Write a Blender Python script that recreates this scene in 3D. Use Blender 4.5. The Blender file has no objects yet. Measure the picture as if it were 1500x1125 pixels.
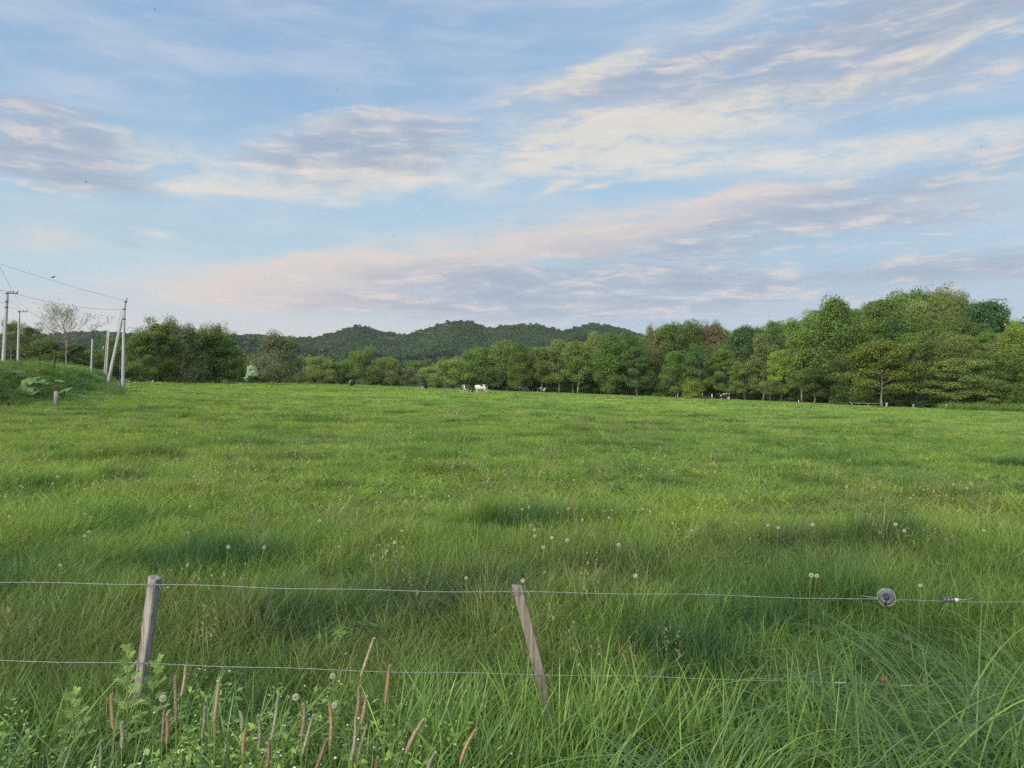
import bpy, bmesh, math, random, re
import numpy as np
from mathutils import Vector, Matrix

D = bpy.data
scn = bpy.context.scene
COL = scn.collection
RAD = math.radians
F, HY, EYE = 1091.0, 558.0, 1.9        # focal length and horizon of the photograph (in its pixels), eye height

# ------------------------------------------------------------------ camera
cam_d = D.cameras.new('camera')
cam_d.sensor_width = 36.0
cam_d.lens = 36.0 * F / 1500.0
cam_d.clip_start, cam_d.clip_end = 0.05, 6000.0
cam = D.objects.new('camera', cam_d)
COL.objects.link(cam)
cam.location = (0, 0, EYE)
cam.rotation_euler = (RAD(90) - math.atan((562.5 - HY) / F), 0, 0)
scn.camera = cam

# ------------------------------------------------------------------ light and exposure
SUN_EL, SUN_AZ = 9.0, 215.0            # low evening sun behind the viewer's left shoulder (azimuth from +Y, clockwise)
sun_d = D.lights.new('sun', 'SUN')
sun_d.energy = 2.5
sun_d.angle = RAD(25)
sun_d.color = (1.0, 0.95, 0.86)
sun = D.objects.new('sun', sun_d)
COL.objects.link(sun)
LIGHT_EL = 32.0
_v = Vector((math.sin(RAD(SUN_AZ)) * math.cos(RAD(LIGHT_EL)), math.cos(RAD(SUN_AZ)) * math.cos(RAD(LIGHT_EL)), math.sin(RAD(LIGHT_EL))))
sun.rotation_euler = _v.to_track_quat('Z', 'Y').to_euler()
scn.view_settings.view_transform = 'Standard'
scn.view_settings.look = 'None'
scn.view_settings.exposure = 0.0
scn.view_settings.gamma = 1.0
scn.cycles.max_bounces = 4
scn.cycles.diffuse_bounces = 3
scn.cycles.glossy_bounces = 1
scn.cycles.transmission_bounces = 3
scn.cycles.adaptive_threshold = 0.01
scn.cycles.use_denoising = False
scn.cycles.volume_bounces = 0
scn.cycles.caustics_reflective = False
scn.cycles.caustics_refractive = False
SKY_GAIN = 1.0
HAZE = 0.00008


def lin(r, g, b):
    f = lambda c: ((c / 255.0 + 0.055) / 1.055) ** 2.4 if c > 10 else c / 255.0 / 12.92
    return (f(r), f(g), f(b), 1.0)


def build_sky():
    w = D.worlds.new('World')
    scn.world = w
    w.use_nodes = True
    nt = w.node_tree
    nt.nodes.clear()
    N, L = nt.nodes, nt.links

    def put(sock, v):
        if hasattr(v, 'is_linked'):
            L.new(v, sock)
        else:
            sock.default_value = v

    def math_(op, a, b=0.0, c=None, clamp=False):
        n = N.new('ShaderNodeMath')
        n.operation = op
        n.use_clamp = clamp
        put(n.inputs[0], a)
        put(n.inputs[1], b)
        if c is not None:
            put(n.inputs[2], c)
        return n.outputs[0]

    def mix(f, a, b, mode='MIX'):
        n = N.new('ShaderNodeMix')
        n.data_type = 'RGBA'
        n.blend_type = mode
        put(n.inputs[0], f)
        put(n.inputs[6], a)
        put(n.inputs[7], b)
        return n.outputs[2]

    def smooth(v, lo, hi, out=1.0):
        n = N.new('ShaderNodeMapRange')
        n.interpolation_type = 'SMOOTHSTEP'
        put(n.inputs[0], v)
        n.inputs[1].default_value, n.inputs[2].default_value = lo, hi
        n.inputs[3].default_value, n.inputs[4].default_value = 0.0, out
        return n.outputs[0]

    def mapping(v, loc=(0, 0, 0), rot=0.0, scl=(1, 1, 1), kind='POINT'):
        n = N.new('ShaderNodeMapping')
        n.vector_type = kind
        put(n.inputs[0], v)
        n.inputs[1].default_value = loc
        n.inputs[2].default_value = (0, 0, rot)
        n.inputs[3].default_value = scl
        return n.outputs[0]

    def noise(v, scale, detail=6.0, rough=0.55, dist=0.0, col=False):
        n = N.new('ShaderNodeTexNoise')
        n.noise_dimensions = '3D'
        put(n.inputs['Vector'], v)
        n.inputs['Scale'].default_value = scale
        n.inputs['Detail'].default_value = detail
        n.inputs['Roughness'].default_value = rough
        n.inputs['Distortion'].default_value = dist
        return n.outputs['Color' if col else 'Fac']

    tc = N.new('ShaderNodeTexCoord')
    sep = N.new('ShaderNodeSeparateXYZ')
    L.new(tc.outputs['Generated'], sep.inputs[0])
    x, y, z = sep.outputs
    el = math_('MULTIPLY', math_('ARCSINE', z), 57.2958)
    az = math_('MULTIPLY', math_('ARCTAN2', x, y), 57.2958)
    cmb = N.new('ShaderNodeCombineXYZ')
    L.new(az, cmb.inputs[0])
    L.new(el, cmb.inputs[1])
    V = cmb.outputs[0]

    # cloudless dome: the Nishita sky blended with an evening gradient over elevation, cooler to the east
    sky = N.new('ShaderNodeTexSky')
    sky.sky_type = 'NISHITA'
    sky.sun_disc = False
    sky.sun_elevation = RAD(SUN_EL)
    sky.sun_rotation = RAD(SUN_AZ)
    nish = mix(1.0, sky.outputs[0], (0.11, 0.11, 0.11, 1), 'MULTIPLY')

    def ramp(stops):
        n = N.new('ShaderNodeValToRGB')
        L.new(math_('MULTIPLY', el, 1 / 40.0, clamp=True), n.inputs[0])
        e = n.color_ramp.elements
        while len(e) < len(stops):
            e.new(0.5)
        for k, (p, c) in enumerate(stops):
            e[k].position = p / 40.0
            e[k].color = lin(*c)
        return n.outputs[0]
    rl = ramp([(0, (212, 207, 211)), (3.5, (210, 211, 216)), (7.5, (190, 214, 224)), (13, (174, 205, 227)),
               (20, (153, 188, 222)), (27, (149, 181, 218)), (40, (128, 165, 215))])
    rr = ramp([(0, (186, 198, 216)), (4, (182, 198, 219)), (8, (176, 203, 224)), (13, (170, 203, 228)),
               (20, (157, 191, 223)), (27, (157, 188, 220)), (40, (128, 165, 215))])
    base = mix(smooth(az, -15, 15), rl, rr)
    base = mix(0.06, base, nish)

    # domain warp shared by every cloud bank
    wn = noise(mapping(V, scl=(0.10, 0.30, 1)), 1.0, 4.0, 0.55, col=True)
    vm = N.new('ShaderNodeVectorMath')
    vm.operation = 'MULTIPLY_ADD'
    L.new(wn, vm.inputs[0])
    vm.inputs[1].default_value = (5.0, 1.8, 0)
    vm.inputs[2].default_value = (-2.5, -0.9, 0)
    va = N.new('ShaderNodeVectorMath')
    va.operation = 'ADD'
    L.new(V, va.inputs[0])
    L.new(vm.outputs[0], va.inputs[1])
    W = va.outputs[0]

    def banks(lst, vec):
        tot = None
        for (px, py, rx, ry, rot, s) in lst:
            a = math.degrees(math.atan((px - 750) / F))
            ca = math.cos(RAD(a))
            e = math.degrees(math.atan((HY - py) / F * ca))
            sx = rx / F * 57.3 * ca * ca * 1.5
            sy = ry / F * 57.3 * ca * math.cos(RAD(e)) ** 2 * 1.7
            m = mapping(vec, (a, e, 0), RAD(-rot), (sx, sy, 1), 'TEXTURE')
            g = N.new('ShaderNodeTexGradient')
            g.gradient_type = 'SPHERICAL'
            L.new(m, g.inputs[0])
            tot = math_('MULTIPLY_ADD', g.outputs['Fac'], s, tot if tot is not None else 0.0)
        return tot

    streak = noise(mapping(W, rot=RAD(-8), scl=(0.085, 0.42, 1)), 1.0, 10.0, 0.60, 0.0)
    fine = noise(mapping(W, rot=RAD(-13), scl=(0.20, 1.0, 1)), 1.0, 10.0, 0.64, 0.0)
    puff = noise(mapping(W, rot=RAD(-5), scl=(0.17, 0.62, 1)), 1.0, 11.0, 0.70, 0.0)

    grey = banks([(525, 215, 140, 38, -10, 2.3), (590, 235, 110, 18, 0, 1.2), (100, 190, 135, 26, 7, 2.3), (85, 246, 145, 26, 7, 2.5),
                  (1150, 90, 360, 52, -13, 1.6), (1400, 45, 260, 75, -10, 1.5), (900, 114, 170, 26, -12, 1.25),
                  (900, 388, 440, 48, -6, 1.35), (1310, 266, 300, 26, -5, 1.25), (1120, 425, 440, 28, 0, 1.1),
                  (720, 432, 320, 36, 0, .85), (1420, 392, 190, 18, 0, 1.2), (450, 277, 90, 13, -4, .7),
                  (190, 355, 34, 6, 0, .8), (1230, 330, 200, 20, -2, .7), (830, 455, 300, 16, 0, .5)], W)
    lite = banks([(850, 206, 210, 40, -6, 1.35), (940, 224, 220, 26, -2, .8), (1230, 228, 400, 22, 1, 1.7), (1000, 172, 200, 20, -8, 1.0), (990, 58, 230, 20, -19, 1.0), (800, 128, 130, 18, -13, .9),
                  (1310, 95, 210, 14, -15, .9), (440, 270, 230, 22, 1, 1.25), (570, 254, 130, 18, 4, 1.0), (235, 218, 90, 16, 6, 1.1),
                  (170, 65, 220, 36, 8, .42), (520, 178, 140, 10, -8, .9), (110, 302, 130, 10, 0, .7), (1090, 160, 190, 20, -4, .7), (1180, 176, 60, 14, 0, .7),
                  (812, 273, 34, 9, -24, 1.5), (870, 271, 32, 5, -10, 1.5), (230, 340, 32, 6, 4, 1.2), (290, 273, 60, 12, -8, 1.2), (360, 285, 150, 10, 0, .8),
                  (740, 265, 60, 10, -20, .9), (1400, 72, 90, 9, -14, .8), (90, 210, 160, 6, 4, .5), (1350, 292, 180, 16, 0, .5), (1230, 445, 260, 12, 0, .55), (900, 445, 150, 10, 0, .5)], W)
    pink = banks([(760, 356, 320, 30, -8, 1.35), (980, 322, 220, 20, -10, 1.0), (1130, 285, 160, 22, -8, .6), (420, 424, 220, 28, 0, 1.15), (610, 400, 240, 36, -6, .9),
                  (40, 348, 110, 16, 0, .9), (640, 450, 180, 12, 2, .7), (500, 380, 160, 20, -4, .5), (120, 455, 300, 40, 0, .6)], W)

    veil = math_('MULTIPLY', smooth(streak, 0.36, 0.72), 0.42)
    dl = math_('POWER', smooth(math_('MULTIPLY', lite, math_('MULTIPLY_ADD', puff, 3.6, -1.05)), 0.0, 1.45), 1.0)
    dp = smooth(math_('MULTIPLY', pink, math_('MULTIPLY_ADD', streak, 2.8, -0.72)), 0.05, 1.05)
    dg = smooth(math_('MULTIPLY', grey, math_('MULTIPLY_ADD', math_('MULTIPLY_ADD', fine, 0.22, math_('MULTIPLY', streak, 0.78)), 2.9, -0.76)), 0.04, 1.1)
    c = mix(veil, base, lin(214, 218, 226))
    c = mix(math_('MULTIPLY', dp, 0.72), c, lin(232, 213, 202))
    greycol = mix(smooth(fine, 0.36, 0.66), lin(162, 174, 196), lin(190, 195, 207))
    c = mix(math_('MULTIPLY', dg, 0.80), c, greycol)
    # sunlit upper fringes on the grey banks
    rim = math_('MULTIPLY', math_('MULTIPLY', smooth(grey, 0.15, 0.5), smooth(fine, 0.50, 0.70)), 0.75)
    c = mix(rim, c, lin(228, 216, 210))
    litecol = mix(smooth(el, 9, 21), lin(233, 225, 217), lin(240, 229, 210))
    c = mix(math_('MULTIPLY', dl, 0.70), c, litecol)
    # faint light stripes low in the east
    st = math_('MULTIPLY', math_('MULTIPLY', smooth(noise(mapping(W, scl=(0.06, 0.9, 1)), 1.0, 7.0, 0.6, 0.6), 0.50, 0.68), smooth(az, 0, 14)), 0.55)
    st = math_('MULTIPLY', st, math_('SUBTRACT', 1.0, smooth(el, 10, 15)))
    c = mix(st, c, lin(192, 214, 230))
    # the afterglow round the sun, behind the viewer
    sv = N.new('ShaderNodeVectorMath')
    sv.operation = 'DOT_PRODUCT'
    L.new(tc.outputs['Generated'], sv.inputs[0])
    sv.inputs[1].default_value = (math.sin(RAD(SUN_AZ)) * math.cos(RAD(SUN_EL)), math.cos(RAD(SUN_AZ)) * math.cos(RAD(SUN_EL)), math.sin(RAD(SUN_EL)))
    glow = smooth(sv.outputs['Value'], 0.2, 1.0)
    c = mix(glow, c, (3.3, 2.95, 2.45, 1))
    bg = N.new('ShaderNodeBackground')
    L.new(c, bg.inputs[0])
    bg.inputs[1].default_value = SKY_GAIN
    out = N.new('ShaderNodeOutputWorld')
    L.new(bg.outputs[0], out.inputs[0])
    w.cycles.sampling_method = 'MANUAL'
    w.cycles.sample_map_resolution = 512


build_sky()


# ------------------------------------------------------------------ small helpers
def hash2(ix, iy, seed=0):
    h = (ix.astype(np.int64) * 374761393 + iy.astype(np.int64) * 668265263 + seed * 1274126177) & 0x7fffffff
    h = ((h ^ (h >> 13)) * 1274126177) & 0x7fffffff
    h = h ^ (h >> 16)
    return (h % 65536) / 65535.0


def vnoise(x, y, seed=0):
    x, y = np.asarray(x, float), np.asarray(y, float)
    ix, iy = np.floor(x), np.floor(y)
    fx, fy = x - ix, y - iy
    fx, fy = fx * fx * (3 - 2 * fx), fy * fy * (3 - 2 * fy)
    a, b = hash2(ix, iy, seed), hash2(ix + 1, iy, seed)
    c, d = hash2(ix, iy + 1, seed), hash2(ix + 1, iy + 1, seed)
    return (a * (1 - fx) + b * fx) * (1 - fy) + (c * (1 - fx) + d * fx) * fy


def fbm(x, y, oct=4, seed=0, rough=0.5):
    x, y = np.asarray(x, float), np.asarray(y, float)
    s, a, t = 0.0, 1.0, 0.0
    for k in range(oct):
        s = s + a * vnoise(x * 2 ** k + 17.3 * k, y * 2 ** k - 9.1 * k, seed + k)
        t += a
        a *= rough
    return s / t


def sstep(v, lo, hi):
    t = np.clip((np.asarray(v, float) - lo) / (hi - lo), 0, 1)
    return t * t * (3 - 2 * t)


# far edge of the pasture: distance at each bearing (bearings written as photo columns)
EDGE_PX = [-900, 0, 185, 200, 300, 450, 600, 760, 900, 1050, 1200, 1290, 1400, 1500, 2400]
EDGE_D = [80, 84, 92, 95, 110, 148, 168, 168, 165, 150, 122, 102, 95, 90, 80]


def bearing(x, y):
    return 750 + F * np.asarray(x, float) / np.maximum(np.asarray(y, float), 0.5)


def edge_d(px):
    return np.interp(px, EDGE_PX, EDGE_D)


def bank_edge(y):
    """foot of the bank that carries the lane and the poles"""
    return np.minimum(-22.6 - 0.31 * (y - 33), np.where(y > 55, -0.535 * y + 0.3, 0))


def ground_z(x, y):
    x, y = np.asarray(x, float), np.asarray(y, float)
    r = np.hypot(x, y)
    px = bearing(x, y)
    z = -0.036 * 75 * np.tanh(x / 75) * sstep(r, 5, 60)
    z = z - 0.6 * sstep(y, 60, 170) * sstep(x, -50, 0)
    z = z + 0.16 * (fbm(x * 0.16, y * 0.16, 3, 5) - 0.5) * sstep(r, 2, 9)
    # the bank that carries the lane and the poles
    t = bank_edge(y) - x
    bank = 1.75 * sstep(t, -0.4, 4.6) + 0.25 * (fbm(x * 0.5, y * 0.5, 3, 9) - 0.5) * sstep(t, 0, 2)
    z = z + bank * sstep(y, 6, 22) * (1 - sstep(y, 150, 260))
    # wooded slope on the east side
    d = y - edge_d(px)
    z = z + 7.5 * sstep(d, 3, 62) * sstep(px, 850, 1330) * (y > 20)
    return z


def gz(x, y):
    return float(ground_z(np.array([x]), np.array([y]))[0])


def at(px, d):
    return (px - 750) / F * d, d


def z_at(py, d):
    return EYE + (HY - py) / F * d


def mesh_np(name, v, faces, mats=(), smooth=False, mi=None):
    """faces: list of arrays (n,3) / (n,4)"""
    me = D.meshes.new(name)
    v = np.asarray(v, np.float32)
    me.vertices.add(len(v))
    me.vertices.foreach_set('co', v.ravel())
    fl = [np.asarray(f, np.int32) for f in faces if len(f)]
    loops = np.concatenate([f.ravel() for f in fl])
    tot = np.concatenate([np.full(len(f), f.shape[1], np.int32) for f in fl])
    me.loops.add(len(loops))
    me.loops.foreach_set('vertex_index', loops)
    me.polygons.add(len(tot))
    me.polygons.foreach_set('loop_start', np.concatenate([[0], np.cumsum(tot)[:-1]]).astype(np.int32))
    me.polygons.foreach_set('loop_total', tot)
    for m in mats:
        me.materials.append(m)
    if mi is not None:
        me.polygons.foreach_set('material_index', np.asarray(mi, np.int32))
    if smooth:
        me.polygons.foreach_set('use_smooth', np.ones(len(tot), bool))
    me.update(calc_edges=True)
    return me


def link(name, me, parent=None, **props):
    o = D.objects.new(name, me)
    COL.objects.link(o)
    if parent is not None:
        o.parent = parent
    for k, v in props.items():
        o[k] = v
    return o


def thing(name, label, cat, loc=(0, 0, 0), rz=0.0, group=None):
    o = D.objects.new(name, None)
    o.empty_display_size = 0.2
    COL.objects.link(o)
    o.location = loc
    o.rotation_euler = (0, 0, rz)
    o['label'], o['category'] = label, cat
    if group:
        o['group'] = group
    return o


class MB:
    """collects tubes, boxes and raw faces into one mesh"""

    def __init__(s):
        s.v, s.f3, s.f4, s.n = [], [], [], 0

    def add(s, v, f3=(), f4=()):
        v = np.asarray(v, float).reshape(-1, 3)
        if len(f3):
            s.f3.append(np.asarray(f3, int) + s.n)
        if len(f4):
            s.f4.append(np.asarray(f4, int) + s.n)
        s.v.append(v)
        s.n += len(v)

    def tube(s, pts, rad, sides=6, cap=True):
        pts = np.asarray(pts, float)
        n = len(pts)
        rad = np.broadcast_to(np.asarray(rad, float), (n,))
        tan = np.gradient(pts, axis=0)
        tan /= np.linalg.norm(tan, axis=1)[:, None] + 1e-9
        ref = np.array([0, 0, 1.0]) if abs(tan[0][2]) < 0.9 else np.array([1.0, 0, 0])
        vs = []
        ang = np.arange(sides) * 2 * math.pi / sides
        for i in range(n):
            a = np.cross(tan[i], ref)
            a /= np.linalg.norm(a) + 1e-9
            b = np.cross(tan[i], a)
            ref = np.cross(a, tan[i]) if False else ref
            vs.append(pts[i] + rad[i] * (np.cos(ang)[:, None] * a + np.sin(ang)[:, None] * b))
        v = np.concatenate(vs)
        f4 = []
        for i in range(n - 1):
            for k in range(sides):
                k2 = (k + 1) % sides
                f4.append((i * sides + k, (i + 1) * sides + k, (i + 1) * sides + k2, i * sides + k2))
        f3 = []
        if cap:
            v = np.concatenate([v, pts[:1], pts[-1:]])
            c0, c1 = n * sides, n * sides + 1
            for k in range(sides):
                k2 = (k + 1) % sides
                f3.append((c0, k, k2))
                f3.append((c1, (n - 1) * sides + k2, (n - 1) * sides + k))
        s.add(v, f3, f4)

    def box(s, c, size, rot=None):
        v = np.array([(i, j, k) for i in (-.5, .5) for j in (-.5, .5) for k in (-.5, .5)]) * np.asarray(size, float)
        if rot is not None:
            v = v @ np.array(rot.to_3x3()).T
        s.add(v + np.asarray(c, float), (), [(0, 1, 3, 2), (4, 6, 7, 5), (0, 4, 5, 1), (2, 3, 7, 6), (0, 2, 6, 4), (1, 5, 7, 3)])

    def ball(s, c, r, seg=8, rings=6):
        r = np.broadcast_to(np.asarray(r, float), (3,))
        v = [(0, 0, 1)]
        for i in range(1, rings):
            t = math.pi * i / rings
            v += [(math.sin(t) * math.cos(2 * math.pi * k / seg), math.sin(t) * math.sin(2 * math.pi * k / seg), math.cos(t)) for k in range(seg)]
        v.append((0, 0, -1))
        f3, f4 = [], []
        for k in range(seg):
            k2 = (k + 1) % seg
            f3.append((0, 1 + k, 1 + k2))
            f3.append((len(v) - 1, 1 + (rings - 2) * seg + k2, 1 + (rings - 2) * seg + k))
            for i in range(rings - 2):
                f4.append((1 + i * seg + k, 1 + (i + 1) * seg + k, 1 + (i + 1) * seg + k2, 1 + i * seg + k2))
        s.add(np.array(v) * r + np.asarray(c, float), f3, f4)

    def mesh(s, name, mat, smooth=True):
        fs = []
        if s.f3:
            fs.append(np.concatenate(s.f3))
        if s.f4:
            fs.append(np.concatenate(s.f4))
        return mesh_np(name, np.concatenate(s.v), fs, [mat], smooth)

    def build(s, name, mat, parent=None, smooth=True, **props):
        return link(name, s.mesh(name, mat, smooth), parent, **props)


# ------------------------------------------------------------------ materials
def new_mat(name):
    m = D.materials.new(name)
    m.use_nodes = True
    nt = m.node_tree
    nt.nodes.clear()
    out = nt.nodes.new('ShaderNodeOutputMaterial')
    return m, nt, out


def nd(nt, kind, **kw):
    n = nt.nodes.new(kind)
    for k, v in kw.items():
        setattr(n, k, v)
    return n


def ramp_node(nt, fac, stops):
    n = nt.nodes.new('ShaderNodeValToRGB')
    nt.links.new(fac, n.inputs[0])
    e = n.color_ramp.elements
    while len(e) < len(stops):
        e.new(0.5)
    for k, (p, c) in enumerate(stops):
        e[k].position = p
        e[k].color = (*c, 1)
    return n.outputs[0]


def noise_node(nt, vec, scale, detail=4.0, rough=0.55, dist=0.0):
    n = nt.nodes.new('ShaderNodeTexNoise')
    if vec is not None:
        nt.links.new(vec, n.inputs['Vector'])
    n.inputs['Scale'].default_value = scale
    n.inputs['Detail'].default_value = detail
    n.inputs['Roughness'].default_value = rough
    n.inputs['Distortion'].default_value = dist
    return n.outputs['Fac']


def leaf_shader(nt, out, color, translucency=0.35, rough=0.55, spec=0.25, tgain=(1.25, 1.2, 0.7)):
    p = nd(nt, 'ShaderNodeBsdfPrincipled')
    p.inputs['Roughness'].default_value = rough
    p.inputs['Specular IOR Level'].default_value = spec
    nt.links.new(color, p.inputs['Base Color'])
    t = nd(nt, 'ShaderNodeBsdfTranslucent')
    mm = nd(nt, 'ShaderNodeMix', data_type='RGBA', blend_type='MULTIPLY')
    mm.inputs[0].default_value = 1.0
    nt.links.new(color, mm.inputs[6])
    mm.inputs[7].default_value = (*tgain, 1)
    nt.links.new(mm.outputs[2], t.inputs[0])
    mx = nd(nt, 'ShaderNodeMixShader')
    mx.inputs[0].default_value = translucency
    nt.links.new(p.outputs[0], mx.inputs[1])
    nt.links.new(t.outputs[0], mx.inputs[2])
    nt.links.new(mx.outputs[0], out.inputs[0])


def vary(nt, color, fac, lo, hi):
    """colour times a factor running lo..hi with fac"""
    mr = nd(nt, 'ShaderNodeMapRange')
    nt.links.new(fac, mr.inputs[0])
    mr.inputs[3].default_value, mr.inputs[4].default_value = lo, hi
    v = nd(nt, 'ShaderNodeVectorMath', operation='SCALE')
    nt.links.new(color, v.inputs[0])
    nt.links.new(mr.outputs[0], v.inputs['Scale'])
    return v.outputs[0]


def tint_mat(name, translucency=0.35, rough=0.5, spec=0.3, where='GEOMETRY'):
    """blade or leaf coloured by the tint of its own tuft"""
    m, nt, out = new_mat(name)
    a = nd(nt, 'ShaderNodeAttribute', attribute_type=where, attribute_name='tint')
    b = nd(nt, 'ShaderNodeAttribute', attribute_type='GEOMETRY', attribute_name='rnd')
    c = vary(nt, a.outputs['Vector'], b.outputs['Fac'], 0.70, 1.35)
    leaf_shader(nt, out, c, translucency, rough, spec)
    return m


def crown_mat(name):
    m, nt, out = new_mat(name)
    oi = nd(nt, 'ShaderNodeObjectInfo')
    b = nd(nt, 'ShaderNodeAttribute', attribute_type='GEOMETRY', attribute_name='rnd')
    tc = nd(nt, 'ShaderNodeTexCoord')
    c = vary(nt, oi.outputs['Color'], b.outputs['Fac'], 0.65, 1.4)
    c = vary(nt, c, noise_node(nt, tc.outputs['Object'], 0.5, 3.0), 0.65, 1.35)
    leaf_shader(nt, out, c, 0.36, 0.5, 0.25)
    return m


def plain_leaf(name, col, lo=0.75, hi=1.25, scale=20.0, translucency=0.3, rough=0.5):
    m, nt, out = new_mat(name)
    rgb = nd(nt, 'ShaderNodeRGB')
    rgb.outputs[0].default_value = (*col, 1)
    tc = nd(nt, 'ShaderNodeTexCoord')
    c = vary(nt, rgb.outputs[0], noise_node(nt, tc.outputs['Object'], scale), lo, hi)
    leaf_shader(nt, out, c, translucency, rough)
    return m


def solid(name, stops, scale=4.0, stretch=(1, 1, 1), rough=0.8, metallic=0.0, bump=0.0, detail=6.0, coords='Object'):
    m, nt, out = new_mat(name)
    tc = nd(nt, 'ShaderNodeTexCoord')
    mp = nd(nt, 'ShaderNodeMapping')
    nt.links.new(tc.outputs[coords], mp.inputs[0])
    mp.inputs[3].default_value = stretch
    f = noise_node(nt, mp.outputs[0], scale, detail, 0.6)
    p = nd(nt, 'ShaderNodeBsdfPrincipled')
    nt.links.new(ramp_node(nt, f, stops), p.inputs['Base Color'])
    p.inputs['Roughness'].default_value = rough
    p.inputs['Metallic'].default_value = metallic
    if bump:
        bp = nd(nt, 'ShaderNodeBump')
        bp.inputs['Strength'].default_value = 0.6
        bp.inputs['Distance'].default_value = bump
        nt.links.new(f, bp.inputs['Height'])
        nt.links.new(bp.outputs[0], p.inputs['Normal'])
    nt.links.new(p.outputs[0], out.inputs[0])
    return m


M_CROWN = crown_mat('leaves')
M_BARK = solid('bark', [(0.3, (0.10, 0.085, 0.065)), (0.7, (0.22, 0.19, 0.15))], 3, (3, 3, 0.6), 0.9, 0, 0.02)
M_PALEBARK = solid('pale_bark', [(0.35, (0.12, 0.11, 0.09)), (0.6, (0.30, 0.28, 0.23))], 2.5, (2, 2, 1.2), 0.85, 0, 0.01)
M_WIRE = solid('galvanised_wire', [(0.3, (0.17, 0.20, 0.20)), (0.7, (0.31, 0.345, 0.345))], 30, (1, 1, 1), 0.5, 0.5)
M_STEEL = solid('dull_zinc', [(0.3, (0.045, 0.053, 0.075)), (0.7, (0.10, 0.115, 0.155))], 14, (1, 1, 1), 0.5, 0.2, 0.0)
M_DARKSTEEL = solid('dark_steel', [(0.3, (0.03, 0.03, 0.035)), (0.7, (0.08, 0.08, 0.085))], 40, (1, 1, 1), 0.5, 0.6)
M_CONCRETE = solid('pole_concrete', [(0.3, (0.26, 0.28, 0.29)), (0.7, (0.38, 0.40, 0.41))], 2.0, (4, 4, 0.5), 0.85)
M_WOOD = solid('weathered_wood', [(0.30, (0.07, 0.064, 0.058)), (0.42, (0.19, 0.18, 0.165)), (0.55, (0.27, 0.262, 0.245)), (0.72, (0.38, 0.37, 0.35))], 16, (4, 4, 0.2), 0.9, 0, 0.004, 10)
M_BROWNWOOD = solid('brown_weathered_wood', [(0.30, (0.05, 0.043, 0.037)), (0.42, (0.14, 0.12, 0.105)), (0.55, (0.21, 0.188, 0.165)), (0.72, (0.32, 0.295, 0.265))], 16, (4, 4, 0.2), 0.9, 0, 0.004, 10)
M_STALK = plain_leaf('green_stalk', (0.15, 0.20, 0.05), 0.8, 1.2, 30, 0.2)

# ------------------------------------------------------------------ scattering (stuff only)
def proto_collection(name, meshes):
    c = D.collections.new(name)
    for k, me in enumerate(meshes):
        o = D.objects.new('%s_%02d' % (name, k), me)
        c.objects.link(o)
    return c


def scatter(name, label, meshes, pos, rot, scl, tint, idx, solid_mesh=False):
    """one object whose geometry nodes stand a clump on every point"""
    n = len(pos)
    me = D.meshes.new(name)
    me.vertices.add(n)
    me.vertices.foreach_set('co', np.asarray(pos, np.float32).ravel())
    for an, arr in (('rot', rot), ('scl', scl), ('tint', tint)):
        a = me.attributes.new(an, 'FLOAT_VECTOR', 'POINT')
        a.data.foreach_set('vector', np.asarray(arr, np.float32).ravel())
    a = me.attributes.new('idx', 'INT', 'POINT')
    a.data.foreach_set('value', np.asarray(idx, np.int32))
    o = link(name, me, kind='stuff', label=label, category=name.replace('_', ' '))
    ng = D.node_groups.new(name, 'GeometryNodeTree')
    ng.interface.new_socket('Geometry', in_out='INPUT', socket_type='NodeSocketGeometry')
    ng.interface.new_socket('Geometry', in_out='OUTPUT', socket_type='NodeSocketGeometry')
    N, L = ng.nodes, ng.links
    gi, go = N.new('NodeGroupInput'), N.new('NodeGroupOutput')
    jn = N.new('GeometryNodeJoinGeometry')
    protos = proto_collection(name + '_clump', meshes).objects

    def attr(an, t):
        q = N.new('GeometryNodeInputNamedAttribute')
        q.data_type = t
        q.inputs[0].default_value = an
        return q.outputs[0]
    a_i, a_r, a_s = attr('idx', 'INT'), attr('rot', 'FLOAT_VECTOR'), attr('scl', 'FLOAT_VECTOR')
    for k, src in enumerate(sorted(protos, key=lambda q: q.name)):
        ip = N.new('GeometryNodeInstanceOnPoints')
        ob = N.new('GeometryNodeObjectInfo')
        ob.inputs[0].default_value = src
        cmp_ = N.new('FunctionNodeCompare')
        cmp_.data_type, cmp_.operation = 'INT', 'EQUAL'
        L.new(a_i, cmp_.inputs[2])
        cmp_.inputs[3].default_value = k
        L.new(gi.outputs[0], ip.inputs['Points'])
        L.new(cmp_.outputs[0], ip.inputs['Selection'])
        L.new(ob.outputs['Geometry'], ip.inputs['Instance'])
        L.new(a_r, ip.inputs['Rotation'])
        L.new(a_s, ip.inputs['Scale'])
        L.new(ip.outputs[0], jn.inputs[0])
    last = jn.outputs[0]
    if solid_mesh:
        rl = N.new('GeometryNodeRealizeInstances')
        L.new(last, rl.inputs[0])
        last = rl.outputs[0]
    L.new(last, go.inputs[0])
    md = o.modifiers.new('clumps', 'NODES')
    md.node_group = ng
    return o


def face_rnd(me, rng, lo=0.0, hi=1.0, per=None):
    a = me.attributes.new('rnd', 'FLOAT', 'FACE')
    n = len(me.polygons)
    v = rng.uniform(lo, hi, n if per is None else n // per)
    if per is not None:
        v = np.repeat(v, per)
    a.data.foreach_set('value', v.astype(np.float32))


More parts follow.
